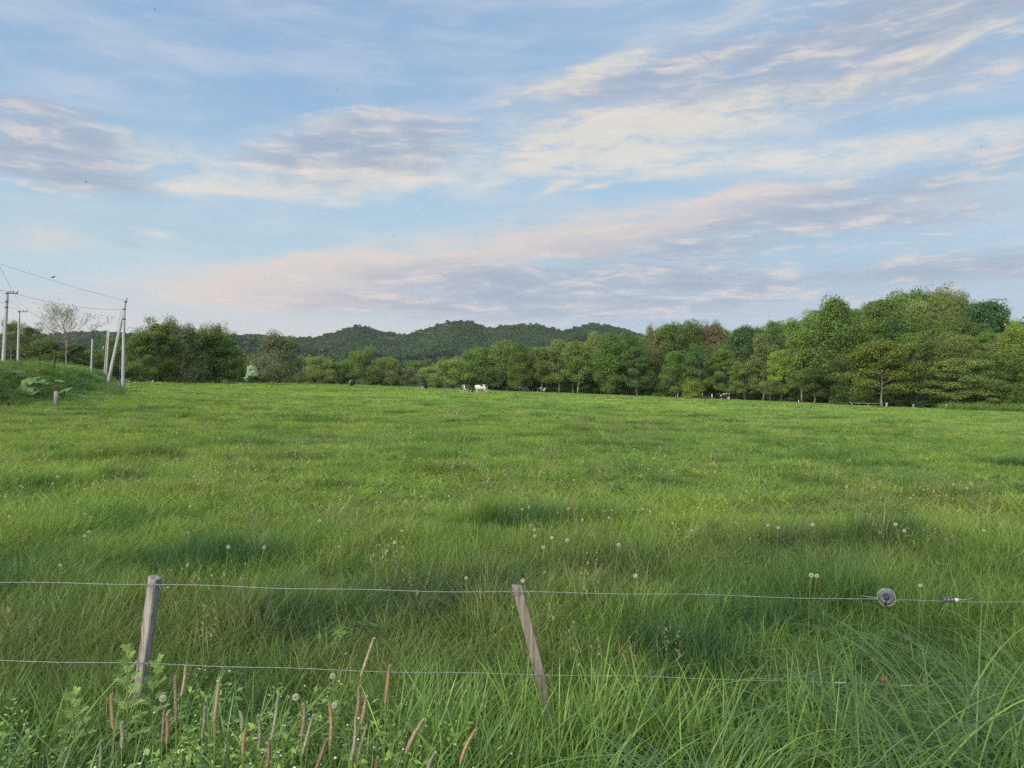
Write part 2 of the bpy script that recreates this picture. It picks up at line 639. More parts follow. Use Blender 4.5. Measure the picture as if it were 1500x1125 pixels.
# ------------------------------------------------------------------ ground
def build_ground():
    radii = np.concatenate([[0.05], np.geomspace(0.6, 12, 40), np.geomspace(12.6, 200, 150), np.geomspace(212, 1800, 24)])
    nseg = 540
    ang = np.linspace(0, 2 * math.pi, nseg, endpoint=False)
    Rr, A = np.meshgrid(radii, ang, indexing='ij')
    X, Y = Rr * np.sin(A), Rr * np.cos(A)
    Z = ground_z(X, Y)
    Z = np.where(Rr > 420, np.minimum(Z, 4.0) - 2.0, Z)
    v = np.stack([X, Y, Z], -1).reshape(-1, 3)
    i = np.arange(len(radii) - 1)[:, None] * nseg
    k = np.arange(nseg)[None]
    k2 = (k + 1) % nseg
    f = np.stack([i + k, i + k2, i + nseg + k2, i + nseg + k], -1).reshape(-1, 4)[:, ::-1]
    m, nt, out = new_mat('soil_and_turf')
    tc = nd(nt, 'ShaderNodeTexCoord')
    c = ramp_node(nt, noise_node(nt, tc.outputs['Object'], 0.35, 8.0, 0.65), [(0.3, (0.035, 0.055, 0.015)), (0.55, (0.06, 0.10, 0.02)), (0.75, (0.10, 0.13, 0.035))])
    p = nd(nt, 'ShaderNodeBsdfPrincipled')
    nt.links.new(c, p.inputs['Base Color'])
    p.inputs['Roughness'].default_value = 0.95
    nt.links.new(p.outputs[0], out.inputs[0])
    link('ground', mesh_np('ground', v, [f], [m], True), kind='structure')


build_ground()

# ------------------------------------------------------------------ far hills: terrain, then the forest that covers it
RIDGE = [(-900, 500), (-500, 492), (-200, 488), (60, 486), (130, 480), (185, 484), (250, 492), (330, 487), (375, 486), (430, 490), (465, 489), (492, 481), (524, 471), (556, 479),
         (590, 486), (622, 477), (662, 464), (692, 466), (716, 476), (752, 470), (790, 471), (826, 480), (862, 469), (882, 470), (910, 476), (945, 488),
         (990, 494), (1060, 500), (1200, 490), (1500, 480), (1900, 490), (2600, 500)]
R0, R1 = 360.0, 900.0


def hill_z(px, d):
    top = np.interp(px, [a for a, b in RIDGE], [z_at(b, R1) - 4.5 for a, b in RIDGE])
    x = (px - 750) / F * d
    t = np.clip((d - R0) / (R1 - R0), 0, 1)
    spur = fbm(x / 130.0 + 3.1, d / 200.0, 4, 21) - 0.5
    z = top * (0.30 * t + 0.70 * t ** 1.6) + spur * 46 * np.sin(math.pi * t) ** 0.8
    z = np.minimum(z, 1.9 + (top - 1.9) * d / R1 * np.where(d < R1, np.interp(d / R1, [.4, .8, 1.0], [.60, .86, 1.0]), 1.0))
    z = np.where(d > R1, top - (d - R1) * 0.06 - np.abs(spur) * 20, z)
    return z


def build_hills():
    pxs = np.linspace(-900, 2600, 240)
    ds = np.concatenate([np.linspace(R0 - 60, R1, 50), np.linspace(R1 + 20, 1500, 16)])
    P, Dd = np.meshgrid(pxs, ds)
    Z = hill_z(P, Dd)
    Z = np.where(Dd < R0, -4 - (R0 - Dd) * 0.02, Z - 1.0 * (Dd < R0 + 30))
    X = (P - 750) / F * Dd
    v = np.stack([X, Dd, Z], -1).reshape(-1, 3)
    nx = len(pxs)
    i, k = np.meshgrid(np.arange(len(ds) - 1), np.arange(nx - 1), indexing='ij')
    a = (i * nx + k).ravel()
    f = np.stack([a, a + 1, a + nx + 1, a + nx], -1)
    m = solid('forest_floor', [(0.3, (0.02, 0.035, 0.015)), (0.7, (0.035, 0.055, 0.02))], 0.05, (1, 1, 1), 1.0)
    link('hills', mesh_np('hills', v, [f], [m], True), kind='structure')


build_hills()


def crown_clump(seed, conifer=False):
    """crown of a tree seen far off, about one unit wide, built of leaf sprays round a shaded core"""
    rng = np.random.default_rng(seed)
    n = 560
    u = rng.normal(size=(n, 3))
    u /= np.linalg.norm(u, axis=1)[:, None]
    u[:, 2] = np.abs(u[:, 2]) * 1.0 - 0.25
    if conifer:
        h = rng.uniform(0, 1, n) ** 1.4
        r = (1 - h) * 0.40 * (0.75 + 0.25 * rng.uniform(0, 1, n)) + 0.02
        a = rng.uniform(0, 6.283, n)
        c = np.stack([r * np.cos(a), r * np.sin(a), h * 1.5], -1)
        out = np.stack([np.cos(a), np.sin(a), np.full(n, 0.5)], -1)
    else:
        lob = 1 + 0.25 * np.sin(u[:, 0] * 5 + seed) * np.cos(u[:, 1] * 6 + seed * 2)
        c = u * np.array([0.5, 0.5, 0.48]) * lob[:, None] * rng.uniform(0.78, 1.05, n)[:, None] + np.array([0, 0, 0.5])
        out = u.copy()
    nrm = out + rng.normal(size=(n, 3)) * 0.45 + np.array([0, 0, 0.4])
    v, f = rhombs(rng, c, nrm, 0.095, 0.075)
    me = mesh_np('crown', v, [f], [M_FOREST])
    face_rnd(me, rng)
    return me


def rhombs(rng, c, nrm, length, width):
    """leaf-shaped quads centred on c facing nrm"""
    n = len(c)
    nrm = nrm / (np.linalg.norm(nrm, axis=1)[:, None] + 1e-9)
    t = rng.normal(size=(n, 3))
    t -= nrm * (t * nrm).sum(1)[:, None]
    t /= np.linalg.norm(t, axis=1)[:, None] + 1e-9
    b = np.cross(nrm, t)
    s = rng.uniform(0.65, 1.35, n)[:, None]
    L, W = length * s, width * s
    v = np.stack([c - t * L * .5, c - b * W * .5 + t * L * 0.05, c + t * L * .5, c + b * W * .5 + t * L * 0.05], 1).reshape(-1, 3)
    f = np.arange(4 * n).reshape(-1, 4)
    return v, f


M_FOREST = tint_mat('far_foliage', 0.25, 0.6, 0.15, 'INSTANCER')


def build_far_forest():
    rng = np.random.default_rng(7)
    protos = [crown_clump(s) for s in range(4)] + [crown_clump(20 + s, True) for s in range(2)]
    P, S, T, I = [], [], [], []
    # on the hills
    n = 42000
    px = rng.uniform(-500, 2000, n)
    d = R0 - 20 + (R1 + 60 - R0) * rng.uniform(0, 1, n) ** 0.75
    x = (px - 750) / F * d
    z = np.where(d < R0, -4.5, hill_z(px, np.maximum(d, R0)))
    patch = fbm(x / 70, d / 110, 3, 33)
    con = (patch + rng.normal(0, 0.07, n) > 0.60) & (d < 780)
    sz = rng.uniform(4.6, 6.4, n) * np.where(d > 780, .82, 1)
    P.append(np.stack([x, d, z - 1.5], -1))
    S.append(np.stack([sz, sz, sz * np.where(con, rng.uniform(.55, .72, n), rng.uniform(0.8, 1.05, n))], -1))
    g = fbm(x / 40, d / 60, 3, 50)[:, None]
    col = (1 - g) * np.array([0.044, 0.098, 0.050]) + g * np.array([0.098, 0.168, 0.064])
    col = np.where(con[:, None], np.array([0.026, 0.060, 0.036]), col) * (0.80 + .5 * fbm(x / 25, d / 40, 2, 91))[:, None] * rng.uniform(0.85, 1.12, n)[:, None] * .72
    T.append(col)
    I.append(np.where(con, rng.integers(4, 6, n), rng.integers(0, 4, n)))
    # on the flat land between the pasture's far edge and the hills
    n = 3600
    px = rng.uniform(-500, 1100, n)
    d = np.maximum(np.interp(px, EDGE_PX, EDGE_D) + 55, np.interp(px, [150, 420], [215, 170])) + rng.uniform(0, 1, n) ** 0.8 * 220
    x = (px - 750) / F * d
    z = ground_z(x, d)
    keep = fbm(x / 35, d / 35, 3, 77) > 0.42
    sz = rng.uniform(6.5, 9.5, n)
    P.append(np.stack([x, d, z - 1.0], -1)[keep])
    S.append(np.stack([sz, sz, sz * rng.uniform(0.9, 1.15, n)], -1)[keep])
    g = rng.uniform(0, 1, n)[:, None]
    T.append(((1 - g) * np.array([0.055, 0.10, 0.035]) + g * np.array([0.12, 0.18, 0.05]))[keep])
    I.append(rng.integers(0, 4, n)[keep])
    P, S, T, I = map(np.concatenate, (P, S, T, I))
    Rt = np.zeros_like(P)
    Rt[:, 2] = rng.uniform(0, 6.28, len(P))
    scatter('far_forest', 'far dense green forest covering the hills', protos, P, Rt, S, T, I)


build_far_forest()

# ------------------------------------------------------------------ evening air: one even volume round everything, the sky outside it
def build_haze():
    m = D.materials.new('evening_air')
    m.use_nodes = True
    nt = m.node_tree
    nt.nodes.clear()
    out = nt.nodes.new('ShaderNodeOutputMaterial')
    pv = nt.nodes.new('ShaderNodeVolumePrincipled')
    pv.inputs['Color'].default_value = (0.80, 0.88, 0.97, 1)
    pv.inputs['Density'].default_value = HAZE
    pv.inputs['Anisotropy'].default_value = 0.0
    nt.links.new(pv.outputs[0], out.inputs['Volume'])
    b = MB()
    b.box((0, 0, 48.0), (5200, 3700, 134))
    b.build('haze', m, None, False, kind='stuff', label='thin bluish evening air over the whole place')


build_haze()


# ------------------------------------------------------------------ trees
def tree_proto(seed, kind):
    """trunk mesh and crown mesh of a tree 10 m tall; returns both with the crown's half width"""
    rng = np.random.default_rng(seed)
    K = dict(
        round=dict(cb=.10, nl=24, R=3.4, el=(0, 75), rc=1.15, sq=.8, leaf=.235, n=190, tr=.17, prof=lambda u: (np.sin(np.clip(u * .86 + .14, 0, 1) * math.pi)) ** .6),
        tall=dict(cb=.07, nl=28, R=2.0, el=(18, 80), rc=.88, sq=1.0, leaf=.165, n=270, tr=.15, prof=lambda u: (np.sin(np.clip(u * .80 + .20, 0, 1) * math.pi)) ** .6),
        layer=dict(cb=.17, nl=27, R=3.9, el=(2, 55), rc=1.3, sq=.48, leaf=.24, n=210, tr=.17, prof=lambda u: (np.sin(np.clip(u * .74 + .26, 0, 1) * math.pi)) ** .55),
        willow=dict(cb=.03, nl=30, R=3.7, el=(4, 82), rc=1.25, sq=1.0, leaf=.23, n=170, tr=.22, prof=lambda u: (np.sin(np.clip(u * .72 + .28, 0, 1) * math.pi)) ** .5),
        bush=dict(cb=.02, nl=22, R=5.2, el=(5, 80), rc=1.8, sq=.9, leaf=.45, n=140, tr=.18, prof=lambda u: (1 - u * u) ** .5),
        sparse=dict(cb=.30, nl=17, R=3.6, el=(22, 70), rc=.75, sq=.7, leaf=.22, n=26, tr=.15, prof=lambda u: (np.sin(np.clip(u * .8 + .2, 0, 1) * math.pi)) ** .6),
        bare=dict(cb=.24, nl=19, R=5.0, el=(30, 66), rc=.55, sq=.9, leaf=.17, n=7, tr=.15, prof=lambda u: (np.sin(np.clip(u * .75 + .25, 0, 1) * math.pi)) ** .6),
        birch=dict(cb=.26, nl=22, R=2.4, el=(10, 75), rc=.95, sq=.85, leaf=.21, n=165, tr=.14, prof=lambda u: (np.sin(np.clip(u * .82 + .18, 0, 1) * math.pi)) ** .6),
    )[kind]
    mb = MB()
    H = 10.0
    multi = {'bush': 4, 'willow': 3}.get(kind, 1)
    if kind == 'layer' and seed % 2:
        multi = 4
    stems = []
    for s in range(multi):
        a = rng.uniform(0, 6.28)
        spread = 0 if multi == 1 else rng.uniform(.6, 1.5)
        ts = np.linspace(0, 1, 8)
        top = H * (.90 if multi == 1 else rng.uniform(.62, .85))
        w = np.cumsum(rng.normal(0, .10, (8, 2)), 0)
        w[0] = 0
        p = np.stack([w[:, 0] + math.cos(a) * spread * ts ** .8, w[:, 1] + math.sin(a) * spread * ts ** .8, ts * top - .25 * (ts == 0)], -1)
        stems.append(p)
        mb.tube(p, K['tr'] * (1.0 if multi == 1 else .62) * (1 - ts * .85) * np.where(ts == 0, 1.35, 1), 7)
    cen, wts = [], []
    nl = K['nl']
    tiers = 9
    for i in range(nl):
        u = (i + rng.uniform(.2, .8)) / nl
        if kind == 'layer':
            u = (math.floor(u * tiers) + .5 + rng.uniform(-.12, .12)) / tiers
        st = stems[i % multi]
        h = H * (K['cb'] + (.88 - K['cb']) * u)
        ti = np.clip(h / max(st[-1][2], 1e-3), 0.03, 1) * 7
        k = min(int(ti), 6)
        b = st[k] + (st[k + 1] - st[k]) * (ti - k)
        az = i * 2.39996 + rng.uniform(-.4, .4)
        L = K['R'] * float(K['prof'](u)) * rng.uniform(.72, 1.15) + .3
        el = RAD(K['el'][0] + (K['el'][1] - K['el'][0]) * u + rng.uniform(-8, 8))
        dr = np.array([math.cos(az) * math.cos(el), math.sin(az) * math.cos(el), math.sin(el)])
        s = np.linspace(0, 1, 5)[:, None]
        curve = np.array([0, 0, 1.0]) * L * .16 * (s ** 2 if kind != 'layer' else s * (1 - s))
        pts = b + dr * L * s + curve + np.cumsum(rng.normal(0, .05, (5, 3)), 0) * s
        r0 = K['tr'] * .42 * (1 - u * .55)
        mb.tube(pts, r0 * (1 - .8 * s[:, 0]), 5, False)
        cen.append(pts[-1])
        wts.append(1.0)
        cen.append(pts[3])
        wts.append(.6)
        ks = 4 if kind not in ('bare', 'sparse') else 7
        for j in range(ks):
            q = rng.uniform(.30, .95) if kind in ('bare', 'sparse') else rng.uniform(.35, .95)
            kk = min(int(q * 4), 3)
            pb = pts[kk] + (pts[kk + 1] - pts[kk]) * (q * 4 - kk)
            a2 = az + rng.choice([-1, 1]) * rng.uniform(.5, 1.2)
            e2 = el + rng.uniform(-.3, .6) if kind != 'layer' else el * .5 + rng.uniform(-.1, .25)
            L2 = L * rng.uniform(.25, .48)
            d2 = np.array([math.cos(a2) * math.cos(e2), math.sin(a2) * math.cos(e2), math.sin(e2)])
            p2 = pb + d2 * L2 * np.linspace(0, 1, 3)[:, None] + np.array([[0, 0, 0], [0, 0, .02], [0, 0, .1]]) * L2
            mb.tube(p2, r0 * .42 * np.array([1, .6, .25]), 4, False)
            cen.append(p2[-1])
            wts.append(.8)
            if kind in ('bare', 'sparse'):
                for _ in range(3):
                    pe = p2[rng.integers(1, 3)]
                    d3 = d2 + rng.normal(0, .55, 3) + np.array([0, 0, .25])
                    p3 = pe + d3 / np.linalg.norm(d3) * L2 * .55 * np.linspace(0, 1, 3)[:, None]
                    mb.tube(p3, r0 * .2 * np.array([1, .7, .4]), 3, False)
                    cen.append(p3[-1])
                    wts.append(.7)
    for st in stems:
        cen.append(st[-1] + np.array([0, 0, .2]))
        wts.append(1.0)
    C_, N_ = [], []
    for c, w in zip(cen, wts):
        n = max(3, int(K['n'] * w))
        u = rng.normal(size=(n, 3))
        u /= np.linalg.norm(u, axis=1)[:, None]
        rr = rng.uniform(.25, 1, n)[:, None] ** .5
        rc = K['rc'] * rng.uniform(.7, 1.25)
        off = u * rr * rc * np.array([1, 1, K['sq']])
        off[:, 2] += rc * .12
        C_.append(c + off)
        N_.append(u * .6 + rng.normal(size=(n, 3)) * .55 + np.array([0, 0, .55]))
    C_, N_ = np.concatenate(C_), np.concatenate(N_)
    ok = C_[:, 2] > .15
    C_, N_ = C_[ok], N_[ok]
    top = np.percentile(C_[:, 2], 99.7)
    v, f = rhombs(rng, C_, N_, K['leaf'], K['leaf'] * .62)
    crown = mesh_np('crown', v, [f], [M_CROWN])
    face_rnd(crown, rng)
    half = np.percentile(np.hypot(C_[:, 0], C_[:, 1]), 95)
    trunk = mb.mesh('trunk', M_PALEBARK if kind == 'birch' else M_BARK)
    trunk_pale = trunk
    if kind in ('tall', 'layer', 'round'):
        trunk_pale = trunk.copy()
        trunk_pale.materials[0] = M_PALEBARK
    return trunk, trunk_pale, crown, half, top


PROTO = {}
for _k, _seeds in dict(round=(1, 2, 3), tall=(4, 5, 6), layer=(8, 10, 9), willow=(11, 12), bush=(13, 14), sparse=(15, 16), bare=(17, 18), birch=(19, 20)).items():
    PROTO[_k] = [tree_proto(s, _k) for s in _seeds]

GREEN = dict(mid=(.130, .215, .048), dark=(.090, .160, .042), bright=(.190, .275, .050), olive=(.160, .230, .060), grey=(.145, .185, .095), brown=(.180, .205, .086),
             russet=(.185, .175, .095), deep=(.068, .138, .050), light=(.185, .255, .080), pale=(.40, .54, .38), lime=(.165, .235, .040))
_tr = random.Random(5)


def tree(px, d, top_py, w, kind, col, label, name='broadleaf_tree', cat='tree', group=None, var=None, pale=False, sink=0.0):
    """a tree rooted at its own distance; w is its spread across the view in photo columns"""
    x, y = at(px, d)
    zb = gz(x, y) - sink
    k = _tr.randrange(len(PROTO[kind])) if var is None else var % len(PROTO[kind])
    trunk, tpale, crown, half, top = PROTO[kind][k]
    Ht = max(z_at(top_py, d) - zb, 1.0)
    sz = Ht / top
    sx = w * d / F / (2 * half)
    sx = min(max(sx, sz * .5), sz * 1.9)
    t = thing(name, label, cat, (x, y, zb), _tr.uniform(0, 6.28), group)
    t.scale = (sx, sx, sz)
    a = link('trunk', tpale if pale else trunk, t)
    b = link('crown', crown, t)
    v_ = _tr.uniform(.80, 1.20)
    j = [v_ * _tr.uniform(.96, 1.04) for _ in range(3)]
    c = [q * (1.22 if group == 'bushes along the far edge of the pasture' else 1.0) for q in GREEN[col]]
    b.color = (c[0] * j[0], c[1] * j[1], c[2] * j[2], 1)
    return t

# ------------------------------------------------------------------ the trees one can tell apart
G_W = 'trees at the edge of the wood'
G_L = 'trees behind the utility poles'
G_M = 'bushes along the far edge of the pasture'
TREES = [
    # behind the poles on the bank
    (97, 102, 438, 108, 'bare', 'dark', 'nearly leafless tree with fine twigs against the sky beyond the grassy bank', G_L),  # leaf colour darkened to stand in for backlighting against the sky
    (14, 112, 468, 40, 'sparse', 'olive', 'thin leafy tree just behind the nearer crossarm pole', G_L),
    (46, 116, 472, 44, 'sparse', 'light', 'thin yellowish tree between the farther crossarm pole and the leafless tree', G_L),
    (66, 108, 497, 60, 'bush', 'olive', 'low olive bush below the thin yellowish tree on the bank', G_L),
    (108, 112, 503, 62, 'round', 'mid', 'low rounded tree under the leafless tree', G_L),
    (30, 122, 505, 70, 'bush', 'dark', 'dark bush filling the gap behind the two crossarm poles', G_L),
    (140, 122, 512, 46, 'bush', 'mid', 'green bush behind the lone short pale post on the bank', G_L),
    (172, 118, 492, 52, 'round', 'mid', 'green tree right behind the leaning pole and its strut', G_L),
    (208, 97, 488, 52, 'layer', 'mid', 'tree with bright tiered low branches beside the vertical strut pole', G_L),
    (228, 103, 465, 66, 'sparse', 'olive', 'tree with a thin see-through olive top beside the strut pole', G_L),
    (232, 101, 486, 56, 'round', 'mid', 'full green tree below the thin olive treetop', G_L),
    (262, 104, 467, 66, 'willow', 'grey', 'grey-green willow-like tree in the middle of the clump behind the poles', G_L),
    (292, 108, 477, 50, 'willow', 'olive', 'olive bushy tree between the willow-like tree and the darkest tree', G_L),
    (317, 112, 473, 44, 'sparse', 'brown', 'tree with wispy brownish top twigs above the darkest tree', G_L),
    (322, 110, 487, 66, 'round', 'dark', 'darkest round tree at the open end of the clump behind the poles', G_L),
    (345, 122, 507, 30, 'bush', 'mid', 'small green tree against the darkest round tree', G_L),
    (340, 127, 532, 26, 'birch', 'light', 'pale slender sapling between the darkest tree and the white shrub', G_L),
    (368, 132, 536, 22, 'bush', 'pale', 'small whitish flowering shrub beside the big round willow-like bush', G_M),
    (408, 134, 487, 74, 'willow', 'grey', 'big round grey-green bush standing alone from the ground up', G_M),
    # bushes along the far edge
    (468, 152, 522, 60, 'willow', 'light', 'bright green rounded bush next to the big lone grey-green bush', G_M),
    (500, 156, 528, 46, 'willow', 'mid', 'low mid-green bush behind the black cow grazing apart from the herd', G_M),
    (530, 158, 509, 54, 'willow', 'mid', 'tallest rounded tree of the far hedge line in front of the hills', G_M),
    (568, 162, 522, 48, 'willow', 'light', 'bright rounded tree beside the tallest tree of the far hedge line', G_M),
    (596, 164, 538, 36, 'willow', 'grey', 'grey-leaved bush above and beside the black cow with white hind legs', G_M),
    (553, 166, 545, 50, 'bush', 'dark', 'dark low bush at the foot of the bright rounded tree', G_M),
    (628, 170, 538, 40, 'round', 'light', 'small green bush behind the black cow with white hind legs', G_M),
    (612, 186, 528, 42, 'round', 'mid', 'farther rounded tree seen over the grey-leaved bush', G_M),
    (663, 168, 523, 60, 'willow', 'olive', 'wide yellowish olive tree behind the white cow', G_M),
    (688, 170, 545, 34, 'bush', 'dark', 'dark bush at the foot of the wide yellowish olive tree', G_M),
    # the wood, from its far end to the nearest corner
    (702, 176, 509, 50, 'round', 'mid', 'rounded tree where the wood begins, above the white cow', G_W),
    (738, 176, 499, 50, 'tall', 'light', 'light green tall tree at the far end of the wood', G_W),
    (762, 168, 503, 36, 'tall', 'mid', 'slim upright tree above the two cows at the wood edge', G_W),
    (722, 171, 540, 44, 'bush', 'dark', 'dark undergrowth bush at the far end of the wood', G_W),
    (793, 170, 510, 42, 'birch', 'olive', 'tree with thin pale trunk beside the two cows at the wood edge', G_W),
    (818, 170, 498, 44, 'birch', 'light', 'light-leaved birch with several pale trunks near the middle of the view', G_W),
    (846, 168, 500, 38, 'birch', 'mid', 'green birch beside the light-leaved birch', G_W),
    (868, 178, 488, 40, 'tall', 'light', 'light tall treetop rising behind the birches', G_W),
    (893, 166, 490, 50, 'tall', 'mid', 'broad upright tree next to the tiered dark tree', G_W),
    (934, 163, 508, 52, 'layer', 'dark', 'dark tree with tiered branches down to the pasture', G_W),
    (918, 172, 486, 40, 'round', 'mid', 'rounded treetop just behind the tiered dark tree', G_W),
    (962, 172, 474, 44, 'sparse', 'brown', 'brownish thin-topped tree with a pale trunk in the wood', G_W),
    (985, 170, 474, 44, 'birch', 'mid', 'tree with a long bare pale trunk next to the brownish thin-topped tree', G_W),
    (1012, 174, 470, 46, 'round', 'mid', 'green-topped tree next to the russet tree', G_W),
    (1044, 172, 472, 50, 'round', 'russet', 'russet brown tree in the wood', G_W),
    (990, 158, 515, 48, 'round', 'mid', 'full green tree at the edge near the small fence posts', G_W),
    (1024, 153, 506, 46, 'layer', 'dark', 'dark green tree above the lying black cow', G_W),
    (1016, 151, 556, 28, 'bush', 'bright', 'small bright bush at the fence posts near the lying black cow', G_W),
    (1062, 150, 512, 50, 'layer', 'mid', 'tree with drooping tiers over the black and white cow at the fence', G_W),
    (1092, 150, 479, 56, 'tall', 'deep', 'tall blue-green dark tree behind the twin pale trunks', G_W),
    (1118, 140, 489, 44, 'birch', 'light', 'birch with twin pale trunks high in its crown', G_W),
    (1090, 141, 530, 44, 'layer', 'mid', 'low spreading tree next to the black and white cow at the fence', G_W),
    (1143, 134, 514, 50, 'layer', 'bright', 'bright green spreading tree below the birch with twin pale trunks', G_W),
    (1127, 131, 556, 36, 'sparse', 'light', 'little tree with a thin pale stem at the pasture edge', G_W),
    (1175, 128, 482, 44, 'birch', 'mid', 'birch leaning beside the tallest tree of the wood', G_W),
    (1216, 124, 438, 76, 'tall', 'mid', 'tall dominant tree with a pale bare trunk section in the wood', G_W),
    (1192, 121, 540, 56, 'birch', 'mid', 'tree with pale stems forking from the ground below the dominant tree', G_W),
    (1232, 118, 526, 40, 'birch', 'dark', 'dark birch between the dominant tree and the lime-green tree', G_W),
    (1262, 128, 470, 56, 'willow', 'mid', 'soft grey-leaved tree beside the dominant tree', G_W),
    (1292, 104, 499, 92, 'layer', 'lime', 'lime-green spreading tree standing out in front of the dark wood', G_W),
    (1290, 128, 440, 80, 'layer', 'mid', 'wide tiered tree high on the slope above the lime-green tree', G_W),
    (1336, 136, 424, 76, 'round', 'mid', 'broad rounded tree near the highest point of the wood', G_W),
    (1378, 134, 418, 66, 'sparse', 'brown', 'thin brown-budded tree at the highest point of the wood', G_W),
    (1408, 138, 414, 60, 'bare', 'brown', 'bare twiggy tree against the sky on top of the wood', G_W),
    (1374, 128, 446, 64, 'round', 'brown', 'brown-tinged rounded tree under the highest treetops', G_W),
    (1442, 122, 443, 92, 'layer', 'deep', 'dark blue-green tiered tree on the upper edge of the slope', G_W),
    (1338, 112, 488, 70, 'layer', 'mid', 'mid-green tree filling the slope just behind the lime-green tree', G_W),
    (1395, 110, 490, 86, 'layer', 'olive', 'wide olive tree on the slope above the many-stemmed tree', G_W),
    (1404, 99, 526, 92, 'layer', 'olive', 'umbrella-shaped tree with many stems fanning from the ground', G_W),
    (1458, 97, 556, 52, 'layer', 'olive', 'small tree with two thin pale stems beside the umbrella-shaped tree', G_W),
    (1462, 108, 505, 70, 'layer', 'brown', 'brownish green tree above the small two-stemmed tree', G_W),
    (1497, 104, 470, 66, 'round', 'bright', 'bright tree cut by the picture edge high on the slope', G_W),
    (1492, 96, 524, 66, 'round', 'mid', 'mid-green tree low at the near corner of the wood', G_W),
    (1500, 93, 560, 44, 'bush', 'mid', 'low bush at the near corner of the wood', G_W),
    (1560, 96, 470, 110, 'round', 'mid', 'full tree just outside the near corner of the wood', G_W),
    (1650, 94, 450, 120, 'layer', 'dark', 'dark tree farther along the near side of the wood', G_W),
    (1345, 104, 562, 60, 'bush', 'deep', 'deep green bush in the shade beside the lime-green tree', G_W),
    (1255, 114, 562, 56, 'bush', 'dark', 'dark bush under the lime-green tree', G_W),
    (-60, 110, 480, 90, 'round', 'mid', 'round tree beyond the crossarm poles outside the view', G_L),
]
PALE = ('pale', 'many-stemmed', 'umbrella', 'lime-green spreading')
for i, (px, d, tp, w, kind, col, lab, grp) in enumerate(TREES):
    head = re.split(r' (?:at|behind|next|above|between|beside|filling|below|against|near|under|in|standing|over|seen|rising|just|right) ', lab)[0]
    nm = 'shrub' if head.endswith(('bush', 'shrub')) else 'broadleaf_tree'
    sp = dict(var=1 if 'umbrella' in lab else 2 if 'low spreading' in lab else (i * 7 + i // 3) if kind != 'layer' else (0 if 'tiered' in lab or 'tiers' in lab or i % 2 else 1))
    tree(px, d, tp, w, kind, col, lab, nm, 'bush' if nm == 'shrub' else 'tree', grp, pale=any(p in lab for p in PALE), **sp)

# the wood goes on behind its front row: one tree behind another up to the skyline
SKY_PX = [600, 680, 720, 760, 800, 870, 905, 950, 1000, 1050, 1100, 1150, 1190, 1240, 1290, 1340, 1390, 1420, 1445, 1480, 1520, 1700]
SKY_PY = [543, 517, 507, 503, 506, 493, 490, 481, 478, 479, 481, 463, 449, 446, 440, 428, 426, 432, 448, 470, 462, 450]
_r = random.Random(11)
WOOD_LABEL = dict(mid='green tree deep inside the wood behind the front row', dark='dark green tree deep inside the wood behind the front row', light='light green tree deep inside the wood behind the front row',
                  olive='olive tree deep inside the wood behind the front row', bright='bright green tree deep inside the wood behind the front row', brown='brownish tree deep inside the wood behind the front row')
for row, (dd, frac, step) in enumerate(((9, .60, 36), (20, .80, 34), (34, .96, 30), (52, 1.0, 30))):
    px = 690 + row * 9
    while px < 1640:
        d = float(edge_d(px)) + dd + _r.uniform(-4, 5)
        base_py = HY - (gz(*at(px, d)) - EYE) * F / d
        sky = float(np.interp(px, SKY_PX, SKY_PY)) + 3
        tp = base_py + (sky - base_py) * min(1.0, frac + _r.uniform(-.09, .05))
        col = _r.choice(['mid', 'mid', 'mid', 'dark', 'dark', 'olive', 'light', 'bright', 'mid', 'mid'] if row > 1 else ['mid', 'dark', 'dark', 'mid', 'olive'])
        kind = _r.choice(['round', 'round', 'tall', 'layer', 'birch', 'willow'])
        zt = z_at(tp, d) - gz(*at(px, d))
        if zt > 2.5:
            tree(px, d, tp, min(step * 1.55, zt * .8 * F / d), kind, col, WOOD_LABEL[col], 'broadleaf_tree', 'tree', WOOD_LABEL[col].replace('tree', 'trees'), pale=_r.random() < .3)
        px += step * _r.uniform(.8, 1.2)
# undergrowth bushes that close the foot of the wood and of the clump behind the poles
px = 700
while px < 1600:
    d = float(edge_d(px)) + 6 + _r.uniform(-1, 3)
    x, y = at(px, d)
    h = _r.uniform(2.0, 4.6)
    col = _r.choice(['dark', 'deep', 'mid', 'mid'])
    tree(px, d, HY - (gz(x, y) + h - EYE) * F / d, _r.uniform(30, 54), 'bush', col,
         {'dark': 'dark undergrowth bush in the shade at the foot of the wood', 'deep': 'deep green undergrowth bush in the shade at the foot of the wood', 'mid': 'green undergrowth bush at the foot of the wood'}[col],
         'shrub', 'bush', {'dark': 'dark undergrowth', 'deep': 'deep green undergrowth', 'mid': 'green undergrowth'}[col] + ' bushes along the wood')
    px += _r.uniform(15, 26)
px = 196
while px < 700:
    d = float(edge_d(px)) + 3 + _r.uniform(-1, 2)
    x, y = at(px, d)
    h = _r.uniform(.8, 1.6)
    col = _r.choice(['dark', 'mid', 'brown']) if px < 330 else _r.choice(['mid', 'mid', 'dark'])
    tree(px, d, HY - (gz(x, y) + h - EYE) * F / d, _r.uniform(16, 30), 'bush', col,
         {'dark': 'dark low bush along the far edge of the pasture', 'mid': 'green low bush along the far edge of the pasture', 'brown': 'brownish low scrub at the foot of the clump behind the poles'}[col],
         'shrub', 'bush', {'dark': 'dark low', 'mid': 'green low', 'brown': 'brownish low'}[col] + ' bushes along the pasture edge')
    px += _r.uniform(14, 24)

# ------------------------------------------------------------------ the wire fence in front
FY = lambda px: 4.11 + (3.75 - 4.11) * px / 1500.0     # depth of the fence along its line


